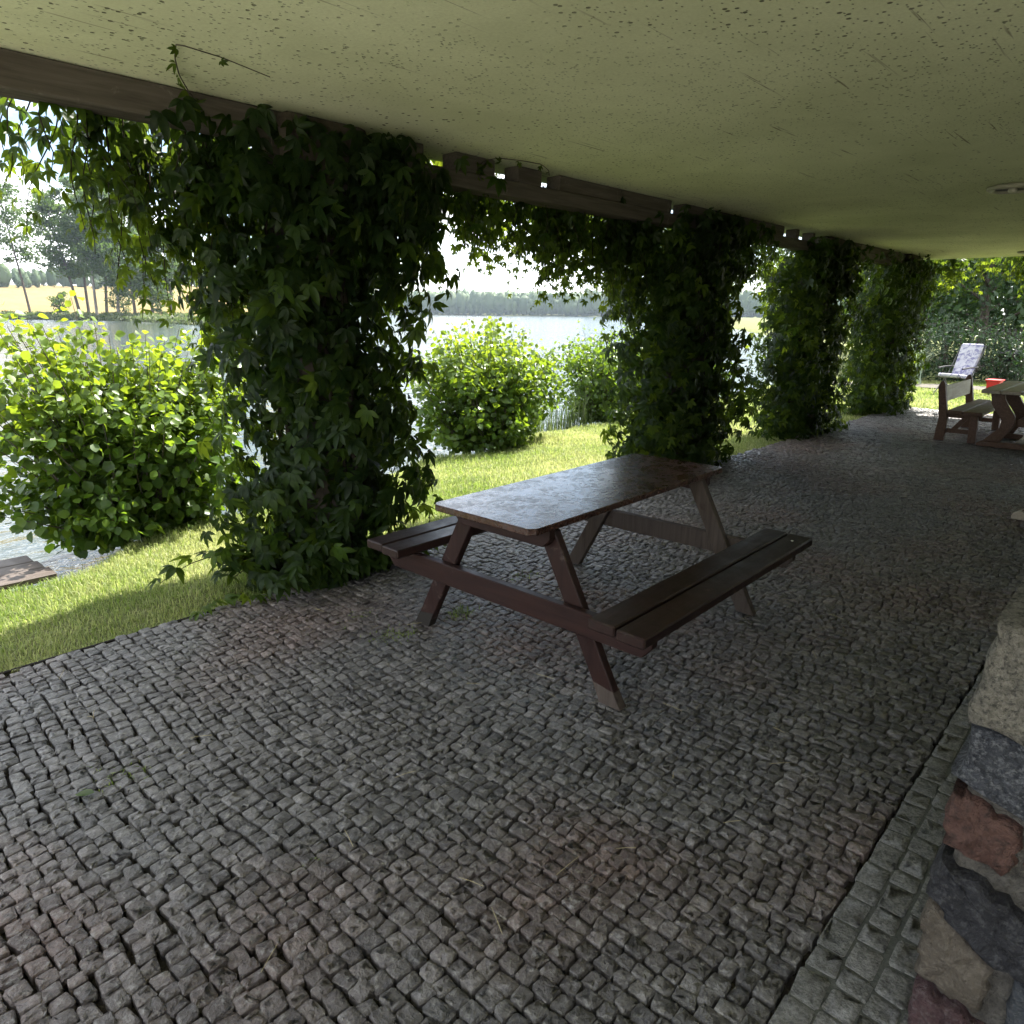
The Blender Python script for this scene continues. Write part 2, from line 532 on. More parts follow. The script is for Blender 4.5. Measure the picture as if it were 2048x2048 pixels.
m = M("galvanised_steel", 0.3, 0.5, (0.55, 0.54, 0.52)); m.p.inputs["Metallic"].default_value = 1.0; MT['steel'] = m.m
m = M("red_plastic", 0.4, 0.5, (0.55, 0.02, 0.025)); MT['red'] = m.m
m = M("lamp_rim_enamel", 0.35, 0.5, (0.34, 0.33, 0.26)); MT["lamp_rim"] = m.m
m = M("dry_straw", 0.8, 0.2, (0.34, 0.29, 0.17)); MT["stalk"] = m.m
m = M("lamp_opal", 0.3, 0.5, (0.55, 0.53, 0.45)); MT['opal'] = m.m
m = M("dark_fence_paint", 0.7, 0.2, (0.03, 0.028, 0.024)); MT['fence'] = m.m
m = M("patterned_cushion", 0.9, 0.1)
n = m.noise(m.tc(), 9.0, 3.0, 0.6, 1.0)
m.base(m.ramp(n, [(0.40, (0.17, 0.165, 0.27)), (0.5, (0.38, 0.375, 0.43)), (0.62, (0.46, 0.455, 0.49))]))
MT['fabric'] = m.m
m = M("steel_edging", 0.9, 0.1, (0.028, 0.025, 0.022)); MT['edging'] = m.m


# ================================================================== TERRAIN
WATER_Z = -0.40
GROUND_Z = -0.04
BX = [-60, -8, -2, 1.0, 2.0, 3.0, 6.0, 9.0, 14.0, 18.0, 24.0, 32.0, 45.0, 80.0, 200.0, 900.0]
BY = [4.6, 4.9, 5.1, 5.42, 5.85, 6.1, 6.75, 7.1, 7.4, 7.7, 8.6, 11.0, 16.5, 36.0, 110.0, 560.0]
SA = [-180, 30, 52, 57, 60, 62, 64, 67, 69.3, 73, 78, 100, 140, 180]
SR = [640, 620, 700, 640, 260, 130, 106, 122, 148, 172, 185, 190, 300, 600]


def shore_r(x, y):
    a = np.degrees(np.arctan2(y, x))
    return np.interp(a, SA, SR)


def height(x, y):
    x = np.asarray(x, float); y = np.asarray(y, float)
    d = y - np.interp(x, BX, BY)
    wob = 0.12 * np.sin(x * 2.1) + 0.08 * np.sin(x * 5.3 + 1)
    d = d + wob
    lawn = GROUND_Z - 0.10 * np.clip((y - 4.0) / 2.2, 0, 1) + 0.012 * np.sin(x * 3.1) * np.sin(y * 2.7) * (y > 4.0)
    z = np.where(d < -0.35, lawn, np.maximum(lawn - 0.75 * (d + 0.35), -1.6))
    r = np.hypot(x, y); r0 = shore_r(x, y)
    a = np.degrees(np.arctan2(y, x))
    s = r - r0 + 3.0 * np.sin(a * 3.1) + 1.5 * np.sin(a * 8.3)
    slope = np.where((a > 57) & (a < 150), 0.047, 0.022)
    far = -1.6 + np.clip(s * 0.25, 0, 1.7) + np.clip(s - 10, 0, 320) * slope
    far = np.where((y > 12) & (s > 0) & (d > 10), far, -1.6)
    return np.maximum(z, far)


def polar_sheet(name, a0, a1, na, radii, cx, cy, hfun, mat):
    an = np.radians(np.linspace(a0, a1, na))
    full = abs(a1 - a0) >= 359.9
    if full: an = an[:-1]
    A, R = np.meshgrid(an, radii)
    X = cx + R * np.cos(A); Y = cy + R * np.sin(A)
    Z = hfun(X, Y)
    V = np.stack([X, Y, Z], -1).reshape(-1, 3)
    nr, nc = A.shape
    Q = []
    for i in range(nr - 1):
        j = np.arange(nc if full else nc - 1)
        k = (j + 1) % nc
        Q.append(np.stack([i * nc + j, i * nc + k, (i + 1) * nc + k, (i + 1) * nc + j], -1))
    return obj(name, mesh_np(name, V, np.concatenate(Q)[:, ::-1], smooth=True), mat)


radii = np.concatenate([[0.02], np.arange(0.4, 16, 0.22), np.geomspace(16, 3000, 120)])
g = polar_sheet("ground", 0, 360, 721, radii, 5.0, 3.0, height, MT['ground'])
tag(g, kind="structure")
# the golden field across the water, behind the lone stand of alders
an = np.radians(np.linspace(59, 118, 90)); rr = np.geomspace(14, 320, 40)
A, R = np.meshgrid(an, rr)
Rr = shore_r(np.cos(A), np.sin(A)) + R
X, Y = Rr * np.cos(A), Rr * np.sin(A)
V = np.stack([X, Y, height(X, Y) + 0.35], -1).reshape(-1, 3)
nr, nc = A.shape
Q = [(i * nc + j, (i + 1) * nc + j, (i + 1) * nc + j + 1, i * nc + j + 1) for i in range(nr - 1) for j in range(nc - 1)]
tag(obj("wheat_field", mesh_np("wheat_field", V, np.array(Q), smooth=True), MT['wheat']), kind="structure")
# lake
V = np.array([(-2500, 4.2, WATER_Z), (2500, 4.2, WATER_Z), (2500, 2500, WATER_Z), (-2500, 2500, WATER_Z)])
tag(obj("lake", mesh_np("lake", V, np.array([[0, 1, 2, 3]])), MT['water']), kind="structure")
# grey path crossing the far lawn
V, T = [], []
px = np.linspace(16, 40, 30)
for x in px:
    for s in (-0.55, 0.55):
        V.append((19.6 + s + 0.15 * math.sin(x), 8.5 - (x - 16) * 0.6, 0))
V = np.array(V); V[:, 2] = height(V[:, 0], V[:, 1]) + 0.045
T = [(2 * i, 2 * i + 2, 2 * i + 3, 2 * i + 1) for i in range(29)]
tag(obj("garden_path", mesh_np("garden_path", V, np.array(T)), MT['path']), kind="structure")

# ================================================================== PAVEMENT
PX0, PX1, PY0, PY1 = -1.0, 14.4, 0.415, 3.64
V = np.array([(PX0, PY0 - 0.02, -0.022), (PX1, PY0 - 0.02, -0.022), (PX1, PY1, -0.022), (PX0, PY1, -0.022)])
pave = tag(obj("pavement", mesh_np("pavement", V, np.array([[0, 1, 2, 3]])), MT['soil']), kind="structure")


def cobble(cx, cy, hx, hy, ang, r, k3=0.89, drop=0.0036, cut=0.14, jag=0.075):
    """irregular rounded stone: 8-point outline, three rings and a crown vertex"""
    ch = cut + cut * r.random(4)
    base = []
    for (sx, sy), c in zip(((1, 1), (-1, 1), (-1, -1), (1, -1)), ch):
        jx, jy = r.normal(0, jag, 2)
        kx, ky = hx * (sx + jx), hy * (sy + jy)
        p1 = (kx, ky - sy * c * hy); p2 = (kx - sx * c * hx, ky)
        base += [p1, p2] if sx * sy > 0 else [p2, p1]
    b = np.array(base)
    top = 0.002 + 0.006 * r.random()
    tilt = r.normal(0, 0.045, 2)
    ca, sa = math.cos(ang), math.sin(ang)
    def ring(k, z, jit, tl):
        q = b * k + r.normal(0, jit, b.shape)
        zz = z + (q[:, 0] * tilt[0] + q[:, 1] * tilt[1]) * tl + r.normal(0, 0.0012, 8) * tl
        return np.stack([cx + q[:, 0] * ca - q[:, 1] * sa, cy + q[:, 0] * sa + q[:, 1] * ca, zz], -1)
    rings = [ring(1.0, -0.035, 0, 0), ring(0.99, top - drop, 0.0012, 1), ring(k3, top, 0.0018, 1), ring(0.5, top + 0.001, 0.003, 1.3)]
    c0 = np.array([[cx, cy, rings[3][:, 2].mean() + 0.0004]])
    Vv = np.concatenate(rings + [c0])
    Tt = []
    for k in range(3):
        for j in range(8):
            q = (j + 1) % 8
            Tt += [(k * 8 + j, k * 8 + q, (k + 1) * 8 + q), (k * 8 + j, (k + 1) * 8 + q, (k + 1) * 8 + j)]
    for j in range(8): Tt.append((24 + j, 24 + (j + 1) % 8, 32))
    return Vv, np.array(Tt)


SM = np.array([False] * 32 + [True] * 24)      # only the crown of a stone is shaded smooth
stones = []
x = PX0 + 0.05
while x < PX1 - 0.05:
    big_ = 1.0 if x < 8 else 1.3
    w = rng.uniform(0.043, 0.057) * big_
    y = PY0 + rng.uniform(-0.004, 0.01)
    while y < PY1 - 0.03:
        l = big_ * (rng.uniform(0.040, 0.064) if rng.random() > 0.07 else rng.uniform(0.064, 0.085))
        yc = y + l / 2
        if yc + l / 2 > PY1 + 0.03: break
        wav = 0.022 * math.sin(yc * 1.9 + x * 0.35) + 0.012 * math.sin(yc * 4.3 + x * 1.3) + rng.normal(0, 0.004)
        slope = 0.042 * math.cos(yc * 1.9 + x * 0.35) + 0.052 * math.cos(yc * 4.3 + x * 1.3)
        stones.append((x + w / 2 + wav, yc, w / 2 - rng.uniform(0.0005, 0.0028), l / 2 - rng.uniform(0.0005, 0.0028), -math.atan(slope) * 0.9 + rng.normal(0, 0.07)))
        y += l
    x += w
S = np.array(stones)
u, v, z = project(np.c_[S[:, :2], np.zeros(len(S))])
infr = (z > 0.2) & (u > 0.0) & (u < 1.0) & (v > 0) & (v < 1.0)
dist = np.linalg.norm(np.c_[S[:, :2], np.zeros(len(S))] - CAM, axis=1)
score = np.where(infr, S[:, 2] * S[:, 3] / dist ** 3, -1)
order = np.argsort(-score)
single = set(order[:300].tolist())
bulkV, bulkT, bulkC, off = [], [], [], 0
for i, s in enumerate(stones):
    tv = float(np.clip(rng.normal(0.45, 0.26), 0, 1))
    if i in single:
        Vv, Tt = cobble(0, 0, s[2], s[3], s[4], rng)
        o = obj("cobblestone", mesh_np("cobblestone", Vv, Tt, np.full(33, tv), mask=SM), MT['cobble'], pave, (s[0], s[1], 0))
    else:
        Vv, Tt = cobble(*s, rng)
        bulkV.append(Vv); bulkT.append(Tt + off); bulkC.append(np.full(33, tv)); off += 33
o = obj("cobblestones", mesh_np("cobblestones", np.concatenate(bulkV), np.concatenate(bulkT), np.concatenate(bulkC), mask=np.tile(SM, len(bulkT))), MT['cobble'], pave)
tag(o, kind="stuff")

# concrete block border on the house side, slightly above the cobbles
V0 = box_me("border_strip", (PX0, -0.30, -0.06), (9.0, 0.405, 0.008))
strip = tag(obj("border_strip", V0, MT['mortar']), kind="structure")
tones = []
bx0 = PX0
row = 0
yy = 0.41
for row in range(7):
    wrow = 0.074
    xx = PX0 + rng.uniform(0, 0.1)
    while xx < 8.9:
        l = rng.uniform(0.07, 0.115)
        g2 = 0.003
        Vv, Tt = cobble(0, 0, l / 2 - g2, wrow / 2 - 0.003, rng.normal(0, 0.012), rng, 0.93, 0.004, 0.09, 0.05)
        Vv[:, 2] = np.where(np.arange(33) >= 16, 0.002 + 0.25 * (Vv[:, 2] - Vv[16:, 2].mean()), Vv[:, 2] * 0.3)
        Vv[:8, :2] *= 1.0
        o = obj("paving_block", mesh_np("paving_block", Vv, Tt, np.full(33, rng.uniform(0.3, 0.9)), mask=SM), MT['block'], strip,
                (xx + l / 2, yy - wrow / 2 + rng.normal(0, 0.002), 0.0085))
        xx += l
    yy -= wrow + 0.001
# low dark edging between the cobbles and the lawn
eb = obj("lawn_edging", box_me("lawn_edging", (-1.0, 3.648, -0.08), (1.7, 3.664, -0.004), 0.003), MT['edging'])
tag(eb, "thin dark edging strip between the cobbles and the sunlit lawn", "edging")

# unseen pale ground added behind the camera to bounce sunlight onto the ceiling
V = np.array([(-26, -14, GROUND_Z + 0.006), (PX0 - 0.02, -14, GROUND_Z + 0.006), (PX0 - 0.02, 4.1, GROUND_Z + 0.006), (-26, 4.1, GROUND_Z + 0.006)])
tag(obj("bounce_ground", mesh_np("bounce_ground", V, np.array([[0, 1, 2, 3]])), MT['bounce_ground']), kind="structure")

# ================================================================== VERANDA ROOF
roof = tag(empty("veranda_roof", (4.0, 0.9, 2.57)), "pale cream pitted concrete veranda ceiling, tinted green as lawn bounce, with timber beam", "roof")
def R(me, name, mat): 
    o = obj(name, me, mat, roof, (-4.0, -0.9, -2.57)); return o
R(box_me("slab", (-1.1, -1.9, 2.57), (14.9, 3.93, 2.79)), "slab", MT['ceiling'])
R(box_me("beam", (-1.1, 3.60, 2.425), (2.05, 3.76, 2.567), 0.006), "beam", MT['beam'])
R(box_me("rail", (2.055, 3.60, 2.36), (14.3, 3.755, 2.462), 0.006), "rail", MT['beam'])
cuts = [(2.66, 2.95), (3.08, 3.34), (3.70, 3.92), (4.18, 4.38), (5.97, 6.20), (8.43, 8.78), (8.87, 9.27), (9.36, 9.76)]
xs = 2.06
for a, b in cuts + [(14.3, 14.3)]:
    if a - xs > 0.02:
        # long fillers are cut into blocks of about 0.6 m
        n = max(1, int(round((a - xs) / 0.65)))
        for k in range(n):
            x0 = xs + (a - xs) * k / n; x1 = xs + (a - xs) * (k + 1) / n
            R(box_me("block", (x0 + 0.003, 3.61 + 0.004 * (k % 2), 2.464), (x1 - 0.003, 3.745, 2.568), 0.005), "block", MT['beam'])
    xs = b
tag(obj("house_wall", box_me("house_wall", (-1.1, -2.15, -0.05), (14.9, -1.902, 2.79)), MT['render']),
    "plain rendered house wall closing the back of the veranda", "wall")

COLS = [(2.36, 3.80), (6.85, 3.85), (10.05, 3.82), (13.5, 3.78)]
names = ["first vine-covered veranda column, nearest the picnic table", "second vine-covered veranda column, behind the far end of the picnic table",
         "third vine-covered veranda column from the front", "fourth and farthest vine-covered veranda column"]
for (cx, cy), lb in zip(COLS, names):
    t = tag(empty("column", (cx, cy, -0.05)), lb, "column", "veranda columns")
    bm = bmesh.new()
    prof = [(0.21, 0.0), (0.21, 0.12), (0.175, 0.16), (0.17, 2.2), (0.2, 2.26)]
    rings = []
    for hw, zz in prof:
        c = 0.05
        pts = [(hw, hw - c), (hw - c, hw), (-hw + c, hw), (-hw, hw - c), (-hw, -hw + c), (-hw + c, -hw), (hw - c, -hw), (hw, -hw + c)]
        rings.append([bm.verts.new((a, b, zz)) for a, b in pts])
    for a, b in zip(rings[:-1], rings[1:]):
        for i in range(8): bm.faces.new((a[i], a[(i + 1) % 8], b[(i + 1) % 8], b[i]))
    bm.faces.new(rings[-1])
    obj("shaft", from_bm(bm, "shaft"), MT['column'], t)
    obj("capital", box_me("capital", (-0.26, -0.27, 2.263), (0.26, 0.12, 2.617), 0.04, 2), MT['column'], t)

# ceiling lamps
for k, (lx, ly, lb) in enumerate([(7.02, 1.22, "round flush ceiling lamp nearer the camera, cut by right edge"), (13.85, 2.02, "round flush ceiling lamp at the far end of the ceiling")]):
    t = tag(empty("ceiling_lamp", (lx, ly, 2.57)), lb, "lamp", "ceiling lamps")
    obj("rim", lathe_me("rim", [(0.175, -0.002), (0.178, -0.022), (0.15, -0.036), (0.132, -0.03), (0.13, -0.002)]), MT['lamp_rim'], t)
    obj("reflector", lathe_me("reflector", [(0.128, -0.004), (0.126, -0.018), (0.06, -0.01), (0.02, -0.006)]), MT['iron'], t)
    obj("bulb", lathe_me("bulb", [(0.018, -0.008), (0.03, -0.02), (0.034, -0.034), (0.022, -0.046), (0.004, -0.05)]), MT['opal'], t)

# ================================================================== PICNIC TABLE
pt = tag(empty("picnic_table", (2.857, 2.078, 0.008), 0.0135), "dark brown wooden picnic table with two attached plank benches", "table")
L2, W2 = 0.842, 0.304
poly = [(-L2, -W2 + 0.03), (-L2 + 0.03, -W2), (L2 - 0.03, -W2), (L2, -W2 + 0.03), (L2, W2 - 0.03), (L2 - 0.03, W2), (-L2 + 0.03, W2), (-L2, W2 - 0.03)]
obj("tabletop", prism_me("tabletop", poly, 2, 0.715, 0.745, 0.004), MT['tabletop'], pt)
for sx in (-1, 1):
    xl = 0.646 * sx
    a, b = sorted((xl - 0.022, xl + 0.022))
    for sy in (-1, 1):
        lg = [(sy * 0.545, 0), (sy * 0.645, 0), (sy * 0.275, 0.70), (sy * 0.178, 0.70)]
        leg = obj("leg", prism_me("leg", lg, 0, a, b, 0.004), MT['stain_z'] if sx < 0 else MT['raw'], pt)
        if sx < 0:
            e = 0.0025
            dy = 0.37 * 0.075 / 0.70
            fe = [(sy * (0.545 - e), 0.0), (sy * (0.645 + e), 0.0), (sy * (0.645 - dy + e), 0.07), (sy * (0.545 - dy - e), 0.085)]
            f = obj("foot_end", prism_me("foot_end", fe, 0, a - e, b + e, 0.002), MT['raw'] if sy < 0 else MT['edging'], leg)
            f["label"] = "pale worn foot of the leg" if sy < 0 else "black foot of the leg"
    o1, o2 = sorted((sx * 0.669, sx * 0.711))
    obj("bench_bearer", prism_me("bench_bearer", [(-0.80, 0.401), (0.80, 0.401), (0.80, 0.345), (0.755, 0.295), (-0.755, 0.295), (-0.80, 0.345)], 0, o1, o2, 0.004), MT['stain_y'] if sx < 0 else MT['raw'], pt)
    obj("top_bearer", prism_me("top_bearer", [(-0.285, 0.713), (0.285, 0.713), (0.285, 0.665), (0.25, 0.63), (-0.25, 0.63), (-0.285, 0.665)], 0, o1, o2, 0.004), MT['stain_y'], pt)
for sy in (-1, 1):
    for y0, y1, dx in ((0.577, 0.702, 0.0), (0.716, 0.842, 0.012)):
        a, b = sorted((sy * y0, sy * y1))
        obj("bench_plank", box_me("bench_plank", (-0.828 + dx * sy, a, 0.403), (0.826 + dx * sy, b, 0.4476), 0.006), MT['stain'], pt)
for sx in (0.69,):
    for sy in (-1,):
        for yy2 in (0.78,):
            obj("bolt", lathe_me("bolt", [(0.008, 0.446), (0.008, 0.4495), (0.004, 0.4505)], 8), MT['steel'], pt, (sx, sy * yy2, 0))

# ================================================================== RUSTIC BENCH AND TABLES
def rustic_table(loc, label):
    t = tag(empty("rustic_table", loc), label, "table", "rustic trestle tables")
    for k in range(4):
        y0 = -0.41 + k * 0.206
        obj("plank", box_me("plank", (-0.40, y0, 0.69), (1.35, y0 + 0.2, 0.735), 0.008), MT['rustic_pale'], t)
    for xl in (0.0, 0.92):
        def prof(s):
            w = [(0.34, 0.07), (0.24, 0.13), (0.15, 0.24), (0.13, 0.34), (0.19, 0.44), (0.26, 0.52), (0.33, 0.62), (0.37, 0.688)]
            return [(s * a, b) for a, b in w]
        for s in (-1, 1):
            out = [(0.36, 0.072), (0.30, 0.14), (0.21, 0.24), (0.20, 0.34), (0.28, 0.45), (0.34, 0.54), (0.35, 0.62), (0.37, 0.686)]
            inn = [(0.22, 0.686), (0.20, 0.60), (0.14, 0.50), (0.07, 0.40), (0.06, 0.30), (0.10, 0.20), (0.15, 0.12), (0.17, 0.072)]
            obj("leg", prism_me("leg", [(s * a, b) for a, b in out + inn], 0, xl - 0.03, xl + 0.03, 0.004), MT['rustic'], t)
        obj("foot", prism_me("foot", [(-0.42, 0.0), (0.42, 0.0), (0.42, 0.035), (0.37, 0.07), (-0.37, 0.07), (-0.42, 0.035)], 0, xl - 0.05, xl + 0.05, 0.006), MT['rustic_pale'] if 'edge' in label else MT['rustic'], t)
    obj("stretcher", box_me("stretcher", (0.032, -0.04, 0.27), (0.888, 0.04, 0.36), 0.006), MT['rustic'], t)
    obj("floor_rail", box_me("floor_rail", (0.052, -0.05, 0.012), (0.868, 0.05, 0.055), 0.006), MT['rustic_pale'], t)
    return t
rustic_table((10.62, 1.31, 0.008), "rustic wooden table with carved legs beside the high-backed bench")
rustic_table((6.86, 0.36, 0.008), "wooden table whose pale foot just shows at the right edge")

bn = tag(empty("rustic_bench", (10.72, 2.02, 0.008)), "brown wooden bench with pale plank backrest beyond the picnic table", "bench")
LB = 1.62
for xl in (0.0, LB - 0.06):
    a, b = xl - 0.04, xl + 0.04
    obj("post", prism_me("post", [(0.10, 0.0), (0.22, 0.0), (0.20, 0.30), (0.265, 0.70), (0.245, 0.76), (0.215, 0.775), (0.19, 0.74), (0.10, 0.30)], 0, a, b, 0.006), MT['rustic'], bn)
    obj("leg", prism_me("leg", [(-0.26, 0.0), (-0.17, 0.0), (-0.15, 0.36), (-0.24, 0.36)], 0, a, b, 0.006), MT['rustic'], bn)
    obj("side_rail", box_me("side_rail", (b + 0.002, -0.25, 0.10), (b + 0.032, 0.23, 0.155), 0.004), MT['rustic'], bn)
    obj("seat_rail", box_me("seat_rail", (b + 0.002, -0.27, 0.30), (b + 0.04, 0.2, 0.362), 0.004), MT['rustic'], bn)
    obj("strut", prism_me("strut", [(-0.02, 0.157), (0.05, 0.157), (-0.05, 0.298), (-0.12, 0.298)], 0, b + 0.004, b + 0.03), MT['rustic'], bn)
obj("seat_plank", box_me("seat_plank", (-0.14, -0.30, 0.364), (LB + 0.1, -0.09, 0.41), 0.008), MT['rustic'], bn)
obj("seat_plank", box_me("seat_plank", (-0.12, -0.075, 0.364), (LB + 0.1, 0.10, 0.41), 0.008), MT['rustic'], bn)
bk = obj("backrest", prism_me("backrest", [(0.168, 0.50), (0.200, 0.50), (0.226, 0.70), (0.19, 0.71)], 0, 0.045, LB - 0.105, 0.006), MT['rustic_pale'], bn)
bk["label"] = "pale bleached plank backrest"

# ================================================================== STONE WALL at the right edge
wall = tag(empty("rubble_wall", (1.5, -0.2, 0.0)), "low wall of mixed rough stones at the lower right corner", "wall")
obj("mortar", box_me("mortar", (0.006, -0.55, -0.05), (0.50, 0.352, 1.03), 0.01), MT['wallmortar'], wall)


def rough_stone(poly, mat, depth=0.1, proud=0.0, lab=None):
    """poly in (y, z) wall coordinates; rounded, uneven front face towards -x"""
    P = np.array(poly, float)
    # resample the outline
    n = 34
    Q = np.r_[P, P[:1]]
    seg = np.r_[0, np.cumsum(np.linalg.norm(np.diff(Q, axis=0), axis=1))]
    tt = np.linspace(0, seg[-1], n, endpoint=False)
    O = np.stack([np.interp(tt, seg, Q[:, 0]), np.interp(tt, seg, Q[:, 1])], -1)
    O += rng.normal(0, 0.0045, O.shape)
    c = O.mean(0)
    ph_ = rng.random(3) * 6.28
    rings = []
    for k, xx, jit in ((1.0, depth, 0), (1.0, 0.03, 0.001), (0.975, 0.010, 0.003), (0.93, 0.002, 0.004), (0.80, -0.002, 0.005), (0.55, -0.004, 0.006), (0.28, -0.004, 0.006)):
        q = c + (O - c) * k
        an_ = np.arctan2(q[:, 1] - c[1], q[:, 0] - c[0])
        rel = np.sin(q[:, 0] * 61 + ph_[0]) * np.sin(q[:, 1] * 53 + ph_[1]) + 0.6 * np.sin(q[:, 0] * 131 + q[:, 1] * 90 + ph_[2])
        xj = xx - proud + jit * 0.9 * rel + rng.normal(0, jit * 0.25, n)
        rings.append(np.stack([xj, q[:, 0], q[:, 1]], -1))
    V = np.concatenate(rings + [np.array([[-0.008 - proud, c[0], c[1]]])])
    T = []
    for k in range(6):
        for j in range(n):
            q = (j + 1) % n
            T += [(k * n + j, k * n + q, (k + 1) * n + q), (k * n + j, (k + 1) * n + q, (k + 1) * n + j)]
    for j in range(n): T.append((6 * n + j, 6 * n + (j + 1) % n, 7 * n))
    o = obj("stone", mesh_np("stone", V, np.array(T), smooth=True), mat, wall, (0, 0.2, 0))
    if lab: o["label"] = lab
    return o

rough_stone([(0.155, 1.045), (0.165, 0.93), (0.175, 0.835), (0.10, 0.825), (-0.14, 0.83), (-0.16, 1.04), (0.0, 1.05)], MT['st_pale'], 0.42, 0.03, "pale speckled granite stone")
rough_stone([(0.162, 0.815), (0.172, 0.75), (0.178, 0.70), (0.11, 0.675), (-0.02, 0.655), (-0.20, 0.67), (-0.19, 0.815), (0.03, 0.82)], MT['st_grey'], 0.30, 0.02, "blue-grey speckled granite stone")
rough_stone([(0.178, 0.675), (0.182, 0.60), (0.168, 0.545), (0.06, 0.53), (0.045, 0.56), (0.055, 0.645), (0.12, 0.665)], MT['st_red'], 0.30, 0.015, "reddish granite stone")
rough_stone([(0.03, 0.645), (0.04, 0.55), (0.02, 0.52), (-0.18, 0.50), (-0.2, 0.63)], MT['st_red'], 0.2, 0.005)
rough_stone([(0.175, 0.515), (0.182, 0.43), (0.13, 0.375), (0.05, 0.33), (-0.06, 0.33), (-0.09, 0.41), (0.01, 0.46), (0.10, 0.505)], MT['st_dark'], 0.30, 0.03, "dark slate stone")
rough_stone([(0.0, 0.445), (-0.09, 0.395), (-0.22, 0.39), (-0.24, 0.485), (-0.02, 0.50)], MT['st_tan'], 0.2, 0.0)
rough_stone([(0.175, 0.40), (0.182, 0.30), (0.175, 0.205), (0.05, 0.19), (0.042, 0.25), (0.045, 0.315), (0.11, 0.36)], MT['st_tan'], 0.30, 0.015, "tan sandstone")
rough_stone([(0.012, 0.31), (0.015, 0.20), (-0.02, 0.13), (-0.2, 0.12), (-0.2, 0.315)], MT['st_blue'], 0.2, 0.02, "smooth blue slate stone")
rough_stone([(0.170, 0.185), (0.165, 0.05), (0.15, -0.02), (-0.05, -0.02), (-0.04, 0.10), (0.02, 0.165), (0.08, 0.18)], MT['st_purple'], 0.30, 0.03, "purplish granite stone")
for (yy0, zz0) in ((-0.42, 0.02), (-0.42, 0.25), (-0.42, 0.47), (-0.42, 0.68), (-0.42, 0.87)):
    rough_stone([(yy0 + 0.2, zz0), (yy0 + 0.19, zz0 + 0.16), (yy0 - 0.1, zz0 + 0.17), (yy0 - 0.12, zz0 + 0.01)], random.choice([MT['st_tan'], MT['st_grey'], MT['st_red'], MT['st_pale']]), 0.2, 0.01)
bw = obj("bowl", lathe_me("bowl", [(0.06, 0.0), (0.10, 0.012), (0.122, 0.04), (0.13, 0.095), (0.124, 0.10), (0.11, 0.05), (0.05, 0.02)]), MT['black'], None, (1.72, 0.01, 1.047))
tag(bw, "black rounded bowl on the stone wall, cut by right edge", "bowl")

# ================================================================== FOLIAGE TOOLS
def leaflet(L, W, nseg, fold, droop, r):
    """one pointed leaflet along +y, folded along its midrib: V, T"""
    ts = np.linspace(0, 1, nseg + 1)
    prof = np.sin(np.pi * ts ** 0.85) ** 0.8
    V, T = [], []
    for t, p in zip(ts, prof):
        z = -droop * t * t * L
        V.append((0, t * L, z))
    mid = list(range(nseg + 1))
    lft, rgt = [], []
    for t, p in list(zip(ts, prof))[1:-1]:
        w = 0.5 * W * p
        z = -droop * t * t * L + fold * w
        lft.append(len(V)); V.append((-w, t * L, z))
        rgt.append(len(V)); V.append((w, t * L, z))
    for side, sg in ((lft, 1), (rgt, -1)):
        ch = [mid[0]] + side + [mid[-1]]
        for i in range(nseg):
            a, b, c, d = mid[i], mid[i + 1], ch[i + 1], ch[i]
            if i == 0: tr = [(a, b, c)]
            elif i == nseg - 1: tr = [(a, b, d)]
            else: tr = [(a, b, c), (a, c, d)]
            for q in tr: T.append(q if sg > 0 else q[::-1])
    return np.array(V, float), np.array(T)


def creeper_leaf(r, nseg):
    parts = []
    k = 5 if r.random() > 0.25 else 3
    angs = np.radians([-78, -38, 0, 38, 78]) if k == 5 else np.radians([-48, 0, 48])
    lens = [0.62, 0.88, 1.0, 0.88, 0.62] if k == 5 else [0.85, 1.0, 0.85]
    for a, l in zip(angs, lens):
        a += r.normal(0, 0.1)
        V, T = leaflet(l * r.uniform(0.9, 1.1), 0.40 * l, nseg, r.uniform(0.1, 0.5), r.uniform(0.15, 0.55), r)
        V[:, 1] += 0.04
        ca, sa = math.cos(a), math.sin(a)
        X = V[:, 0] * ca + V[:, 1] * sa; Y = -V[:, 0] * sa + V[:, 1] * ca
        parts.append((np.stack([X, Y, V[:, 2]], -1), T))
    return merge(parts)


def round_leaf(r, nseg):
    V, T = leaflet(1.0, 0.82, nseg, r.uniform(0.05, 0.4), r.uniform(-0.05, 0.3), r)
    V[:, 0] *= 1.0
    return V, T


def narrow_leaf(r, nseg):
    return leaflet(1.0, 0.36, nseg, r.uniform(0.1, 0.4), r.uniform(0.0, 0.4), r)


def unit(a):
    return a / (np.linalg.norm(a, axis=-1, keepdims=True) + 1e-9)


class Leaves:
    def __init__(s): s.p, s.t, s.n, s.s, s.c = [], [], [], [], []
    def add(s, p, t, n, sc, c):
        s.p.append(np.atleast_2d(p)); s.t.append(np.atleast_2d(t)); s.n.append(np.atleast_2d(n))
        s.s.append(np.atleast_1d(sc)); s.c.append(np.atleast_1d(c))
    def arrays(s):
        p, t, n = np.concatenate(s.p), unit(np.concatenate(s.t)), np.concatenate(s.n)
        n = unit(n - t * np.sum(n * t, 1, keepdims=True))
        return p, t, n, np.concatenate(s.s), np.clip(np.concatenate(s.c), 0, 1)


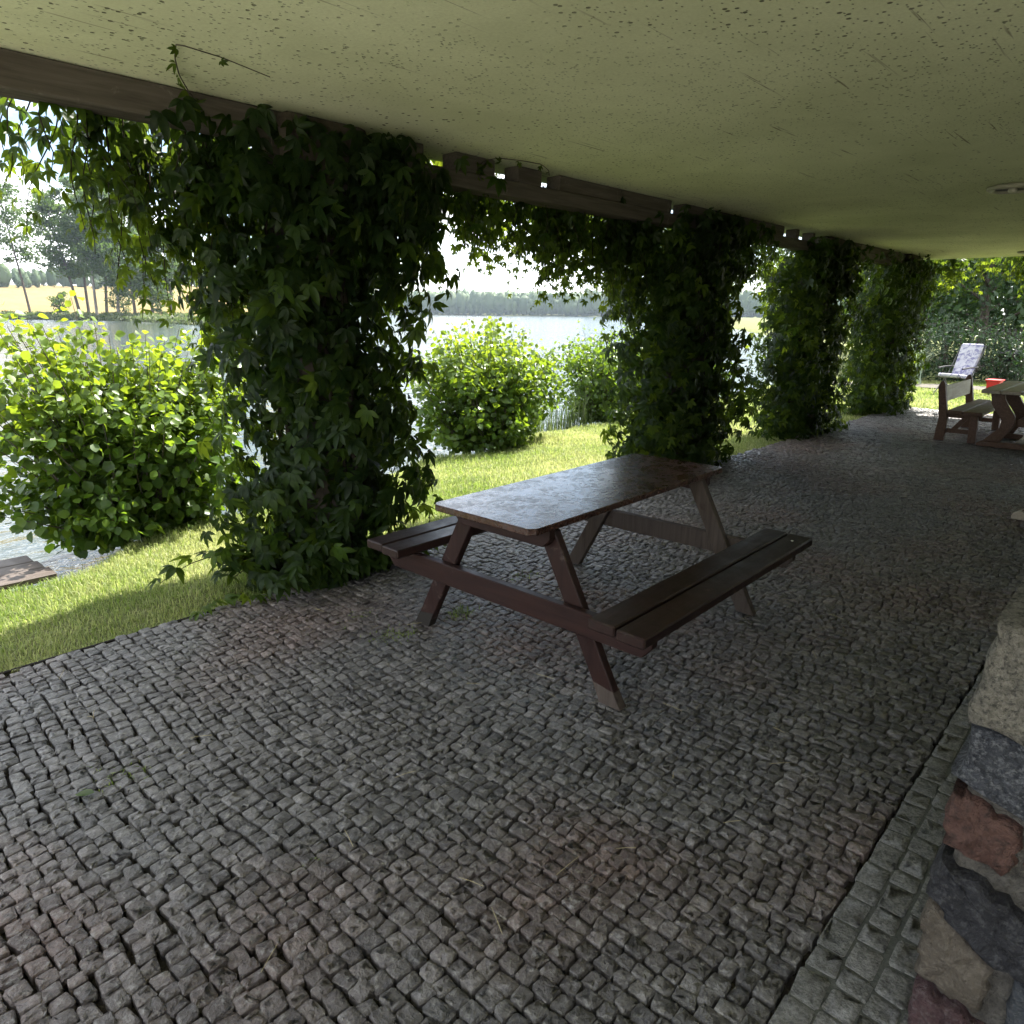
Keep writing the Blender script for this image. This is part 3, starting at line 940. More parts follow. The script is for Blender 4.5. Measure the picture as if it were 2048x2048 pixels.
def build_leaves(root, leaves, maker, mat, npart=300, nvar=6, hi=4, lo=3, part="leaf", stuff="foliage"):
    p, t, n, sc, c = leaves.arrays()
    base = np.array(root.location)
    rgt = np.cross(t, n)
    single = np.zeros(len(p), bool)
    if npart:
        mid = p + t * sc[:, None] * 0.5
        u, v, z = project(mid)
        ok = (z > 0.3) & (u > 0) & (u < 1) & (v > 0) & (v < 1)
        G = 200
        grid = np.zeros((G, G), bool)
        vis = []
        for i in np.argsort(z):
            if not ok[i]: continue
            a, b = int(u[i] * G), int(v[i] * G)
            if grid[b, a]: continue
            vis.append(i)
            rr = max(1, int(sc[i] * FPX / z[i] * G * 0.45))
            grid[max(0, b - rr):b + rr + 1, max(0, a - rr):a + rr + 1] = True
        vis = np.array(vis, int)
        vis = vis[np.argsort(-(sc[vis] / z[vis]))][:npart]
        single[vis] = True
        tmpl = []
        for k in range(nvar):
            V, T = maker(rng, hi)
            for lv in range(4):
                tmpl.append(mesh_np(part, V, T, np.full(len(V), (lv + 0.5) / 4), smooth=True))
                tmpl[-1].materials.append(mat)
        for i in vis:
            me = tmpl[int(rng.integers(nvar)) * 4 + min(3, int(c[i] * 4))]
            o = bpy.data.objects.new(part, me)
            C.objects.link(o)
            o.parent = root
            q = p[i] - base
            s_ = sc[i]
            o.matrix_basis = Matrix(((rgt[i, 0] * s_, t[i, 0] * s_, n[i, 0] * s_, q[0]), (rgt[i, 1] * s_, t[i, 1] * s_, n[i, 1] * s_, q[1]),
                                     (rgt[i, 2] * s_, t[i, 2] * s_, n[i, 2] * s_, q[2]), (0, 0, 0, 1)))
    rest = np.where(~single)[0]
    if len(rest) == 0: return
    Vs, Ts, Cs, off = [], [], [], 0
    grp = rng.integers(0, nvar, len(rest))
    for k in range(nvar):
        idx = rest[grp == k]
        if len(idx) == 0: continue
        V, T = maker(rng, lo)
        B = np.stack([rgt[idx], t[idx], n[idx]], 1) * sc[idx][:, None, None]          # (m,3,3) rows = axes
        W = np.einsum('vk,mkj->mvj', V, B) + (p[idx] - base)[:, None]
        Vs.append(W.reshape(-1, 3))
        Ts.append((T[None] + (np.arange(len(idx)) * len(V))[:, None, None]).reshape(-1, 3) + off)
        Cs.append(np.repeat(c[idx], len(V)))
        off += len(idx) * len(V)
    o = obj(stuff, mesh_np(stuff, np.concatenate(Vs), np.concatenate(Ts), np.concatenate(Cs), smooth=True), mat, root)
    tag(o, kind="stuff")


def stems_obj(root, parts, name, mat):
    V, T = merge(parts)
    return obj(name, mesh_np(name, V - np.array(root.location), T, smooth=True), mat, root)


# ================================================================== CLIMBING VINES
def column_mass(lv, cx, cy, zs, xl, xr, ty, N, size=(0.078, 0.122)):
    zs = np.array(zs)
    # more leaves where the mass is wide
    wid = np.array(xr) - np.array(xl)
    zz = rng.random(N * 3) * (zs[-1] - zs[0]) + zs[0]
    keep = rng.random(N * 3) < np.interp(zz, zs, wid) / wid.max()
    zz = zz[keep][:N]; n = len(zz)
    a, b = np.interp(zz, zs, xl), np.interp(zz, zs, xr)
    mx, hw = (a + b) / 2, (b - a) / 2
    mx = 0.75 * mx + 0.25 * cx
    th = rng.random(n) * 2 * np.pi
    rho = rng.random(n) ** 0.42
    lump = 1.0 + 0.16 * np.sin(3 * th + zz * 4.1 + cx) + 0.12 * np.sin(5 * th - zz * 7.3)
    rho = rho * lump
    p = np.stack([mx + hw * rho * np.cos(th), cy + ty * rho * np.sin(th), zz + rng.normal(0, 0.03, n)], -1)
    out = np.stack([np.cos(th), np.sin(th), np.zeros(n)], -1)
    t = np.array([0, 0, -0.85]) + 0.28 * out + rng.normal(0, 0.35, (n, 3))
    nn = out * 0.9 + np.array([0, 0, 0.35]) + rng.normal(0, 0.38, (n, 3))
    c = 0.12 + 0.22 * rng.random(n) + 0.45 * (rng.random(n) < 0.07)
    lv.add(p, t, nn, rng.uniform(*size, n), c)


def shoots(lv, stems, starts, lens, size=(0.062, 0.105), spacing=0.048, sway=0.10, young=0.5):
    for s, L in zip(starts, lens):
        if s[0] < 12:
            up = max(0.0, 2.40 + (s[1] - 3.60) * 0.27 + 0.08 * rng.random() - s[2])
            s = (s[0], s[1], s[2] + up); L = L + up
        n = max(4, int(L / 0.06))
        k = np.linspace(0, 1, n)
        d1, d2 = rng.normal(0, sway, 2)
        ph = rng.random() * 6
        pts = np.stack([s[0] + d1 * k + 0.025 * np.sin(k * 7 + ph), s[1] + d2 * k + 0.025 * np.cos(k * 6 + ph), s[2] - L * k], -1)
        stems.append(tube(pts, np.linspace(0.004, 0.0018, n), 4))
        m = max(3, int(L / spacing))
        kk = np.linspace(0.03, 1, m)
        P = np.stack([np.interp(kk, k, pts[:, i]) for i in range(3)], -1)
        az = np.arange(m) * 2.4 + rng.random() * 6
        out = np.stack([np.cos(az), np.sin(az), np.zeros(m)], -1)
        P = P + out * rng.uniform(0.02, 0.06, (m, 1))
        t = out * 0.6 + np.array([0, 0, -0.75]) + rng.normal(0, 0.25, (m, 3))
        nn = out * 0.6 + np.array([0, 0, 0.6]) + rng.normal(0, 0.3, (m, 3))
        sc = rng.uniform(*size, m) * (1 - 0.45 * kk ** 3)
        lv.add(P, t, nn, sc, 0.12 + 0.2 * rng.random(m) + young * kk ** 2 * rng.random(m))


def woody(stems, cx, cy, n, top=2.45, rad=0.24):
    for k in range(n):
        a = rng.random() * 6.28
        zz = np.linspace(-0.04, top, 14)
        aa = a + np.cumsum(rng.normal(0, 0.16, 14))
        rr = rad + 0.03 * np.sin(zz * 3 + k)
        pts = np.stack([cx + rr * np.cos(aa), cy + rr * np.sin(aa), zz], -1)
        stems.append(tube(pts, np.linspace(rng.uniform(0.012, 0.022), 0.006, 14), 6))


GV = "climbing vines on the veranda columns"
# ---- vine on the first column
v1 = tag(empty("climbing_vine", (2.36, 3.80, -0.04)), "huge dark creeper wrapping the first column, hanging towards the left edge", "vine", GV)
lv, st = Leaves(), []
woody(st, 2.36, 3.80, 7)
column_mass(lv, 2.36, 3.86, [-0.02, 0.25, 0.45, 0.75, 1.0, 1.25, 1.5, 1.65, 1.9, 2.1, 2.42], [1.80, 1.72, 1.76, 1.90, 1.88, 1.75, 1.68, 1.62, 1.60, 1.62, 1.68],
            [2.85, 2.98, 3.15, 3.22, 3.12, 3.06, 3.1, 3.22, 3.24, 3.24, 3.3], 0.50, 2500)
column_mass(lv, 2.36, 3.84, [0.0, 0.8, 1.6, 2.42], [1.98, 2.0, 1.95, 1.8], [2.75, 2.75, 2.8, 2.95], 0.36, 1000)
xs_ = np.r_[rng.uniform(1.02, 1.24, 7), rng.uniform(1.24, 1.95, 35)]
bot = np.interp(xs_, [1.0, 1.15, 1.3, 1.5, 1.9], [2.25, 1.95, 1.80, 1.6, 1.4])
shoots(lv, st, np.stack([xs_, rng.uniform(3.74, 4.25, 42), rng.uniform(2.28, 2.44, 42)], -1), np.maximum(0.12, (2.36 - bot) * rng.uniform(0.45, 1.05, 42)), young=0.75)
xs_ = rng.uniform(2.9, 4.15, 80)
bot = np.interp(xs_, [2.9, 3.2, 3.45, 3.75, 4.2], [1.55, 1.7, 1.98, 1.95, 1.96])
shoots(lv, st, np.stack([xs_, rng.uniform(3.72, 4.2, 80), rng.uniform(2.28, 2.42, 80)], -1), (2.36 - bot) * rng.uniform(0.3, 1.05, 80))
# sprays leaning out at the foot, over the cobbles and the lawn
for k in range(17):
    a = rng.uniform(2.6, 5.6)
    L = rng.uniform(0.25, 0.75)
    kk = np.linspace(0, 1, 9)
    x0 = 2.36 + 0.3 * math.cos(a); y0 = 3.8 + 0.3 * math.sin(a)
    pts = np.stack([x0 + L * math.cos(a) * kk, y0 + 0.75 * L * math.sin(a) * kk, 0.18 * np.sin(kk * 2.6) * rng.uniform(0.5, 1.3) + 0.01], -1)
    pts[:, 1] = np.maximum(pts[:, 1], 3.42)
    st.append(tube(pts, np.linspace(0.005, 0.002, 9), 4))
    m_ = 9
    out = np.stack([np.cos(a + rng.normal(0, 0.9, m_)), np.sin(a + rng.normal(0, 0.9, m_)), rng.uniform(-0.5, 0.2, m_)], -1)
    lv.add(pts + np.array([0, 0, 0.03]), out, np.array([0, 0, 1.0]) + rng.normal(0, 0.4, (m_, 3)), rng.uniform(0.07, 0.12, m_), 0.2 + 0.3 * rng.random(m_))
n_ = 260
P = np.stack([rng.normal(2.36, 0.42, n_), rng.uniform(3.40, 3.62, n_), rng.uniform(2.05, 2.53, n_)], -1)
lv.add(P, np.array([0, -0.2, -0.9]) + rng.normal(0, 0.35, (n_, 3)), np.array([0, -1.0, 0.3]) + rng.normal(0, 0.4, (n_, 3)), rng.uniform(0.08, 0.125, n_), 0.08 + 0.15 * rng.random(n_))
n_ = 330
P = np.stack([rng.uniform(1.5, 4.3, n_), rng.uniform(3.96, 4.35, n_), rng.uniform(2.3, 2.95, n_)], -1)
lv.add(P, np.array([0, 0.3, -0.8]) + rng.normal(0, 0.4, (n_, 3)), np.array([0, 0.8, 0.5]) + rng.normal(0, 0.4, (n_, 3)), rng.uniform(0.07, 0.12, n_), 0.15 + 0.5 * rng.random(n_))
stems_obj(v1, st, "stem", MT['vine_bark'])
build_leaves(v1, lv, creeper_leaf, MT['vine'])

# ---- vine on the second column and along the beam in front of it
v2 = tag(empty("climbing_vine", (6.85, 3.85, -0.04)), "creeper on the second column, draped along the beam above the lake view", "vine", GV)
lv, st = Leaves(), []
woody(st, 6.85, 3.85, 6)
column_mass(lv, 6.85, 3.88, [-0.02, 0.3, 0.6, 1.0, 1.45, 1.75, 2.1, 2.42], [5.75, 5.72, 5.72, 5.72, 5.8, 5.7, 5.6, 5.5], [7.75, 7.9, 8.1, 7.75, 7.65, 7.6, 7.6, 7.6], 0.50, 3000)
column_mass(lv, 6.85, 3.86, [0.0, 0.8, 1.6, 2.42], [6.3, 6.3, 6.25, 6.2], [7.4, 7.4, 7.4, 7.5], 0.36, 1000)
xs_ = rng.uniform(4.05, 6.2, 150)
bot = np.interp(xs_, [4.0, 4.25, 4.5, 4.7, 5.05, 5.4, 6.2], [1.88, 1.95, 1.9, 1.72, 1.84, 1.68, 1.5])
shoots(lv, st, np.stack([xs_, rng.uniform(3.72, 4.2, 150), rng.uniform(2.26, 2.4, 150)], -1), (2.36 - bot) * rng.uniform(0.3, 1.05, 150))
n_ = 240
P = np.stack([rng.normal(6.85, 0.42, n_), rng.uniform(3.44, 3.62, n_), rng.uniform(2.0, 2.53, n_)], -1)
lv.add(P, np.array([0, -0.2, -0.9]) + rng.normal(0, 0.35, (n_, 3)), np.array([0, -1.0, 0.3]) + rng.normal(0, 0.4, (n_, 3)), rng.uniform(0.08, 0.125, n_), 0.08 + 0.15 * rng.random(n_))
stems_obj(v2, st, "stem", MT['vine_bark'])
build_leaves(v2, lv, creeper_leaf, MT['vine'])

# ---- vine on the third column
v3 = tag(empty("climbing_vine", (10.05, 3.82, -0.04)), "creeper with pale glossy leaves on the third column", "vine", GV)
lv, st = Leaves(), []
woody(st, 10.05, 3.82, 6)
column_mass(lv, 10.05, 3.86, [-0.02, 0.25, 0.6, 1.3, 1.9, 2.42], [9.2, 9.05, 8.95, 8.95, 8.9, 8.9], [10.9, 11.0, 10.9, 10.85, 10.9, 11.0], 0.52, 2600)
column_mass(lv, 10.05, 3.80, [0.0, 0.8, 1.6, 2.45], [9.2, 9.1, 9.0, 8.9], [10.9, 10.9, 10.9, 11.1], 0.42, 1700)
xs_ = rng.uniform(8.0, 8.9, 16)
shoots(lv, st, np.stack([xs_, rng.uniform(3.75, 4.2, 16), rng.uniform(2.26, 2.36, 16)], -1), rng.uniform(0.15, 0.5, 16))
n_ = 300
P = np.stack([rng.normal(10.05, 0.5, n_), rng.uniform(3.36, 3.62, n_), rng.uniform(1.9, 2.54, n_)], -1)
lv.add(P, np.array([0, -0.2, -0.9]) + rng.normal(0, 0.35, (n_, 3)), np.array([0, -1.0, 0.3]) + rng.normal(0, 0.4, (n_, 3)), rng.uniform(0.08, 0.125, n_), 0.08 + 0.15 * rng.random(n_))
stems_obj(v3, st, "stem", MT['vine_bark'])
build_leaves(v3, lv, creeper_leaf, MT['vine'], lo=2)

# ---- vine on the fourth column
v4 = tag(empty("climbing_vine", (13.5, 3.78, -0.04)), "creeper on the farthest column, next to the sunlit lawn", "vine", GV)
lv, st = Leaves(), []
woody(st, 13.5, 3.78, 6)
column_mass(lv, 13.5, 3.82, [-0.02, 0.3, 0.9, 1.5, 2.42], [12.6, 12.3, 12.2, 12.2, 12.1], [14.7, 14.7, 14.4, 14.7, 15.0], 0.55, 2500)
column_mass(lv, 13.5, 3.76, [0.0, 0.8, 1.6, 2.45], [12.5, 12.4, 12.3, 12.2], [14.5, 14.4, 14.4, 14.7], 0.45, 1900)
n_ = 300
P = np.stack([rng.normal(13.3, 0.8, n_), rng.uniform(3.3, 3.62, n_), rng.uniform(1.8, 2.54, n_)], -1)
lv.add(P, np.array([0, -0.2, -0.9]) + rng.normal(0, 0.35, (n_, 3)), np.array([0, -1.0, 0.3]) + rng.normal(0, 0.4, (n_, 3)), rng.uniform(0.08, 0.125, n_), 0.08 + 0.15 * rng.random(n_))
stems_obj(v4, st, "stem", MT['vine_bark'])
build_leaves(v4, lv, creeper_leaf, MT['vine'], lo=2)

# ---- bright creeper hanging from the far end of the roof
v5 = tag(empty("climbing_vine", (15.0, 1.6, 2.55)), "bright sunlit creeper hanging from the far end of the ceiling", "vine", GV)
lv, st = Leaves(), []
ys_ = rng.uniform(-0.6, 3.6, 110)
bot = np.interp(ys_, [-0.6, 1.2, 2.0, 2.8, 3.6], [0.5, 0.5, 0.6, 0.5, 0.7])
shoots(lv, st, np.stack([rng.uniform(14.95, 15.5, 110), ys_, rng.uniform(2.6, 2.95, 110)], -1), bot * rng.uniform(0.3, 0.95, 110) + 0.15, size=(0.09, 0.14), young=0.9)
stems_obj(v5, st, "stem", MT['vine_bark'])
build_leaves(v5, lv, creeper_leaf, MT['vine'], lo=2)

# loose shoots creeping over the ceiling from the beam
for lb, pts in (("thin vine shoot creeping over the ceiling near the upper left", [(1.72, 3.62, 2.50), (1.64, 3.56, 2.545), (1.52, 3.38, 2.558), (1.42, 3.18, 2.56), (1.36, 3.02, 2.56), (1.55, 3.04, 2.56), (1.80, 3.12, 2.56)]),
                ("small leafy vine shoot on the ceiling above the lake view", [(3.52, 3.62, 2.48), (3.55, 3.56, 2.54), (3.62, 3.50, 2.556), (3.78, 3.44, 2.556), (3.95, 3.42, 2.556), (4.12, 3.50, 2.55), (4.22, 3.58, 2.54)])):
    sh = tag(empty("vine_shoot", pts[0]), lb, "vine", "loose vine shoots on the ceiling")
    P = np.array(pts)
    kk = np.linspace(0, 1, 24); k0 = np.linspace(0, 1, len(P))
    Pp = np.stack([np.interp(kk, k0, P[:, i]) for i in range(3)], -1)
    stems_obj(sh, [tube(Pp, np.linspace(0.0035, 0.002, 24), 4)], "stem", MT['bark'])
    lv = Leaves()
    sel = Pp[[0, 1, 2, 3, 5, 8, 11, 15, 19]]
    lv.add(sel + np.array([0, 0, -0.012]), np.stack([rng.normal(0, 1, 9), rng.normal(0, 1, 9), rng.uniform(-1.2, -0.3, 9)], -1), rng.normal(0, 1, (9, 3)) + np.array([0, -0.8, 0]), np.linspace(0.085, 0.03, 9), 0.3 + 0.3 * rng.random(9))
    build_leaves(sh, lv, creeper_leaf, MT['vine'], npart=9)

# ================================================================== SHRUBS ON THE BANK
def shrub(name, label, cat, loc, rx, ry, H, nst, nleaf, size, mat, maker, group=None, npart=300, low=0.03, young=0.9, spikes=0.25, lo=3):
    root = tag(empty(name, loc), label, cat, group)
    lv, st = Leaves(), []
    per = max(6, nleaf // nst)
    for k in range(nst):
        a = k * 2.39996 + rng.normal(0, 0.2)
        q = math.sqrt((k + 0.5) / nst)
        # dome: outer stems lower
        hz = H * (0.5 + 0.5 * math.sqrt(max(0, 1 - (0.9 * q) ** 2))) * rng.uniform(0.78, 1.06) * (1 + 0.1 * math.sin(a * 2 + loc[0]))
        if rng.random() < spikes: hz *= 1.1
        if q > 0.72 and k % 3 == 0: hz *= rng.uniform(0.3, 0.6)
        tx, ty = rx * q * math.cos(a), ry * q * math.sin(a)
        bx, by = tx * 0.35, ty * 0.35
        kk = np.linspace(0, 1, 10)
        bend = kk ** 1.5
        pts = np.stack([bx + (tx - bx) * bend + 0.03 * np.sin(kk * 5 + k), by + (ty - by) * bend + 0.03 * np.cos(kk * 4 + k), hz * kk], -1) + np.array(loc)
        st.append(tube(pts, np.linspace(0.009, 0.002, 10), 5))
        m_ = per
        t0 = low + (1 - low) * rng.random(m_) ** 0.95
        t0[:14] = np.linspace(0.66, 1.02, 14)
        P = np.stack([np.interp(t0, kk, pts[:, i]) for i in range(3)], -1)
        az = np.arange(m_) * 2.4 + rng.random() * 6
        out = np.stack([np.cos(az), np.sin(az), np.zeros(m_)], -1)
        rad = rng.uniform(0.02, 0.24, m_) * (1.05 - 0.7 * t0 ** 3)
        P = P + out * rad[:, None] + np.array([0, 0, 1.0]) * rng.uniform(-0.04, 0.05, m_)[:, None]
        t = out * 0.8 + np.array([0, 0, -0.3]) + rng.normal(0, 0.45, (m_, 3))
        nn = np.array([0, 0, 0.55]) + out * 0.55 + rng.normal(0, 0.5, (m_, 3))
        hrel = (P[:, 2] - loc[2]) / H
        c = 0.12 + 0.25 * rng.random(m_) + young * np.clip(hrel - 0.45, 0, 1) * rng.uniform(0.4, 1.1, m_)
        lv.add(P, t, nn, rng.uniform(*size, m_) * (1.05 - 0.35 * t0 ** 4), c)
    stems_obj(root, st, "stem", MT['bark'])
    build_leaves(root, lv, maker, mat, npart=npart, lo=lo)
    return root

GS = "alder shrubs along the water's edge"
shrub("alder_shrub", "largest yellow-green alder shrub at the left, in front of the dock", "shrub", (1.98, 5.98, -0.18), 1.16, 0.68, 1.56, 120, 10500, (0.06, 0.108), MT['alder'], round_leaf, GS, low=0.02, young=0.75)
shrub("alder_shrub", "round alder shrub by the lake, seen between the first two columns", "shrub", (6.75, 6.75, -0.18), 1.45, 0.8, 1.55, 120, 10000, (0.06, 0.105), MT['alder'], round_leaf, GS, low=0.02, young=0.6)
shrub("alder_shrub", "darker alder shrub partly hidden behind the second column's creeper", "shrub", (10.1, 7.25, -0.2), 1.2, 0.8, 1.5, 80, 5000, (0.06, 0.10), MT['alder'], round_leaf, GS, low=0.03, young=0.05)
shrub("leafy_bush", "light green bush on the bank behind the third column", "bush", (13.2, 7.3, -0.2), 1.5, 0.7, 1.1, 34, 1500, (0.07, 0.12), MT['lush'], round_leaf, None, npart=0, lo=2)

# ================================================================== LAWN GRASS
def blades(x, y, z, h, w, c, lean=0.5):
    n = len(x)
    az = rng.random(n) * 2 * np.pi
    d = np.stack([np.cos(az), np.sin(az)], -1)
    s = np.stack([-d[:, 1], d[:, 0]], -1) * w[:, None] / 2
    k = (lean * rng.random(n))[:, None]
    b = np.stack([x, y], -1)
    mid = b + d * h[:, None] * k * 0.35
    tip = b + d * h[:, None] * k * 1.1
    z1, z2 = z + h * 0.6, z + h * (1 - 0.35 * k[:, 0])
    V = np.stack([np.c_[b - s, z], np.c_[b + s, z], np.c_[mid + s * 0.8, z1], np.c_[mid - s * 0.8, z1], np.c_[tip, z2]], 1)
    T = np.array([(0, 1, 2), (0, 2, 3), (3, 2, 4)])
    return V.reshape(-1, 3), (T[None] + (np.arange(n) * 5)[:, None, None]).reshape(-1, 3), np.repeat(c, 5)

xs_, ys_, hs_, ws_, cs_ = [], [], [], [], []
def scatter(x0, x1, y0, y1, dens, h, w, ymax=True, keep=None):
    n = int((x1 - x0) * (y1 - y0) * dens)
    x = rng.uniform(x0, x1, n); y = rng.uniform(y0, y1, n)
    ok = np.ones(n, bool)
    if ymax: ok &= y < np.interp(x, BX, BY) + 0.12
    ok &= ~((x < PX1 + 0.05) & (y < 3.60))
    if keep is not None: ok &= keep(x, y)
    x, y = x[ok], y[ok]
    xs_.append(x); ys_.append(y)
    hh = rng.uniform(h * 0.5, h * 1.15, len(x))
    hh *= 1 + 0.5 * np.clip(np.sin(x * 2.9 + 1) * np.sin(y * 3.7), 0, 1)
    hs_.append(hh); ws_.append(np.full(len(x), w))
    cs_.append(np.clip(0.42 + 0.32 * np.sin(x * 1.7 + 0.6) * np.sin(y * 2.3) + 0.16 * np.sin(x * 6.1 + y * 3) * np.sin(y * 7.7 - x * 2) + rng.normal(0, 0.24, len(x)), 0, 1))
scatter(-0.8, 4.6, 3.64, 6.4, 6200, 0.05, 0.0048)
scatter(-0.9, 4.0, 3.6, 3.72, 9000, 0.045, 0.0045, keep=lambda x, y: y > 3.66 - 0.06 * np.clip(np.sin(x * 5.1) * np.sin(x * 13.7 + 1) + 0.2, 0, 1))
scatter(4.6, 9.5, 3.6, 7.2, 3600, 0.055, 0.006)
scatter(9.5, 15.0, 3.5, 7.6, 1500, 0.06, 0.009)
scatter(14.4, 21.5, 0.4, 8.0, 900, 0.07, 0.012, keep=lambda x, y: np.abs(x - 19.6) > 0.6)
scatter(-3, 16, 5.2, 7.6, 260, 0.2, 0.008, keep=lambda x, y: np.abs(y - np.interp(x, BX, BY)) < 0.22)
x, y = np.concatenate(xs_), np.concatenate(ys_)
V, T, cc = blades(x, y, height(x, y) - 0.004, np.concatenate(hs_), np.concatenate(ws_), np.concatenate(cs_), 1.0)
tag(obj("grass", mesh_np("grass", V, T, cc), MT['grass']), "short sunlit lawn grass between the veranda and the lake", "grass", kind="stuff")

# reeds at the water's edge
def reeds(label, x0, x1, y0, y1, n, h):
    x = rng.uniform(x0, x1, n); y = rng.uniform(y0, y1, n)
    V, T, cc = blades(x, y, np.maximum(height(x, y), -0.6), rng.uniform(h * 0.6, h * 1.1, n), np.full(n, 0.012), rng.random(n) * 0.6, 0.35)
    tag(obj("reeds", mesh_np("reeds", V, T, cc), MT['reed']), label, "reeds", kind="stuff")
reeds("thin reeds standing at the water between the two lake shrubs", 7.8, 9.4, 6.9, 7.5, 420, 0.75)
reeds("tall reeds by the water behind the third column", 10.8, 14.5, 7.4, 8.3, 900, 1.35)

# small plants in the cobble joints and a fallen leaf
def weed(label, x, y, r, n, h):
    t = tag(empty("weed_tuft", (x, y, -0.01)), label, "weed", "weeds in the cobble joints")
    px_, py_ = rng.normal(0, r * 0.5, n), rng.normal(0, r * 0.3, n)
    V, T, cc = blades(px_, py_, np.zeros(n), rng.uniform(h * 0.4, h, n), np.full(n, 0.006), rng.random(n) * 0.5, 1.2)
    tag(obj("blades", mesh_np("blades", V, T, cc), MT['grass'], t), kind="stuff")
weed("weed tuft between cobbles under the picnic table, by its near left leg", 2.42, 2.62, 0.09, 150, 0.05)
weed("moss and weed patch at the foot of the near left table leg", 2.02, 2.66, 0.14, 220, 0.035)
weed("thin weeds in the cobbles left of the picnic table, towards the column", 2.0, 3.0, 0.16, 90, 0.03)
weed("thin grass seedlings among the cobbles at the lower left", 0.62, 2.45, 0.12, 60, 0.035)
weed("small weed in the cobbles near the bottom left centre", 0.87, 1.62, 0.04, 26, 0.03)
weed("weeds under the far bench end of the picnic table", 3.1, 2.75, 0.15, 90, 0.035)
# dry stalks and bits blown over the cobbles
n = 70
bits = []
for k in range(n):
    a = rng.random() * 6.28; L = rng.uniform(0.012, 0.05)
    c0 = np.array([rng.uniform(0.3, 6.0), rng.uniform(0.6, 3.5), 0.013])
    d_ = np.array([math.cos(a), math.sin(a), 0.05]) * L
    bits.append(tube(np.stack([c0 - d_, c0 + np.array([0, 0, 0.002]), c0 + d_]), 0.0011, 4))
V, T = merge(bits)
tag(obj("dry_stalks", mesh_np("dry_stalks", V, T), MT['stalk']), "tiny dry grass stalks scattered over the cobbles", "litter", kind="stuff")
Vv, Tt = round_leaf(rng, 4)
fl = obj("fallen_leaf", mesh_np("fallen_leaf", Vv * 0.06, Tt, np.full(len(Vv), 0.2), smooth=True), MT['alder'], None, (0.533, 2.40, 0.022), (0.1, 0.15, 1.0))
tag(fl, "single green leaf lying on the cobbles at the lower left", "leaf")
# creeper seedling on the lawn edge
sp = tag(empty("creeper_sprig", (1.62, 3.66, -0.01)), "bright green creeper sprig lying on the cobble edge near the first column", "sprig")
lv = Leaves()
kx = np.linspace(0, 1, 8)
lv.add(np.stack([1.42 + 0.36 * kx, 3.60 + 0.04 * np.sin(kx * 5), 0.03 + 0.03 * np.sin(kx * 3)], -1), np.stack([rng.normal(0, 1, 8), rng.normal(-0.4, 0.8, 8), rng.normal(0, 0.2, 8)], -1), np.array([0, 0, 1.0]) + rng.normal(0, 0.3, (8, 3)), rng.uniform(0.06, 0.09, 8), 0.7 + 0.2 * rng.random(8))
build_leaves(sp, lv, creeper_leaf, MT['vine'], npart=8)

# dock
dk = tag(empty("dock", (0.0, 5.55, -0.12)), "dark wooden dock edge at the water by the left margin", "dock")
for k in range(3):
    obj("plank", box_me("plank", (-4.0, -0.28 + k * 0.19, -0.045), (1.18 - 0.02 * k, -0.28 + k * 0.19 + 0.18, 0.0), 0.005), MT['dock'], dk)
for xx in (-3.6, -1.4, 0.9):
    obj("pile", lathe_me("pile", [(0.06, -0.9), (0.06, -0.05)], 12), MT['dock'], dk, (xx, 0.0, 0))

# ================================================================== TREES
def quads(P, size, r, c):
    """randomly turned little leaf sprays (pointed quads) at P"""
    n = len(P)
    a = unit(r.normal(0, 1, (n, 3))); b = unit(np.cross(a, r.normal(0, 1, (n, 3))))
    s = size[:, None]
    V = np.stack([P - a * s, P + b * s * 0.45, P + a * s, P - b * s * 0.45], 1).reshape(-1, 3)
    T = np.arange(n * 4).reshape(n, 4)
    return V, T, np.repeat(c, 4)


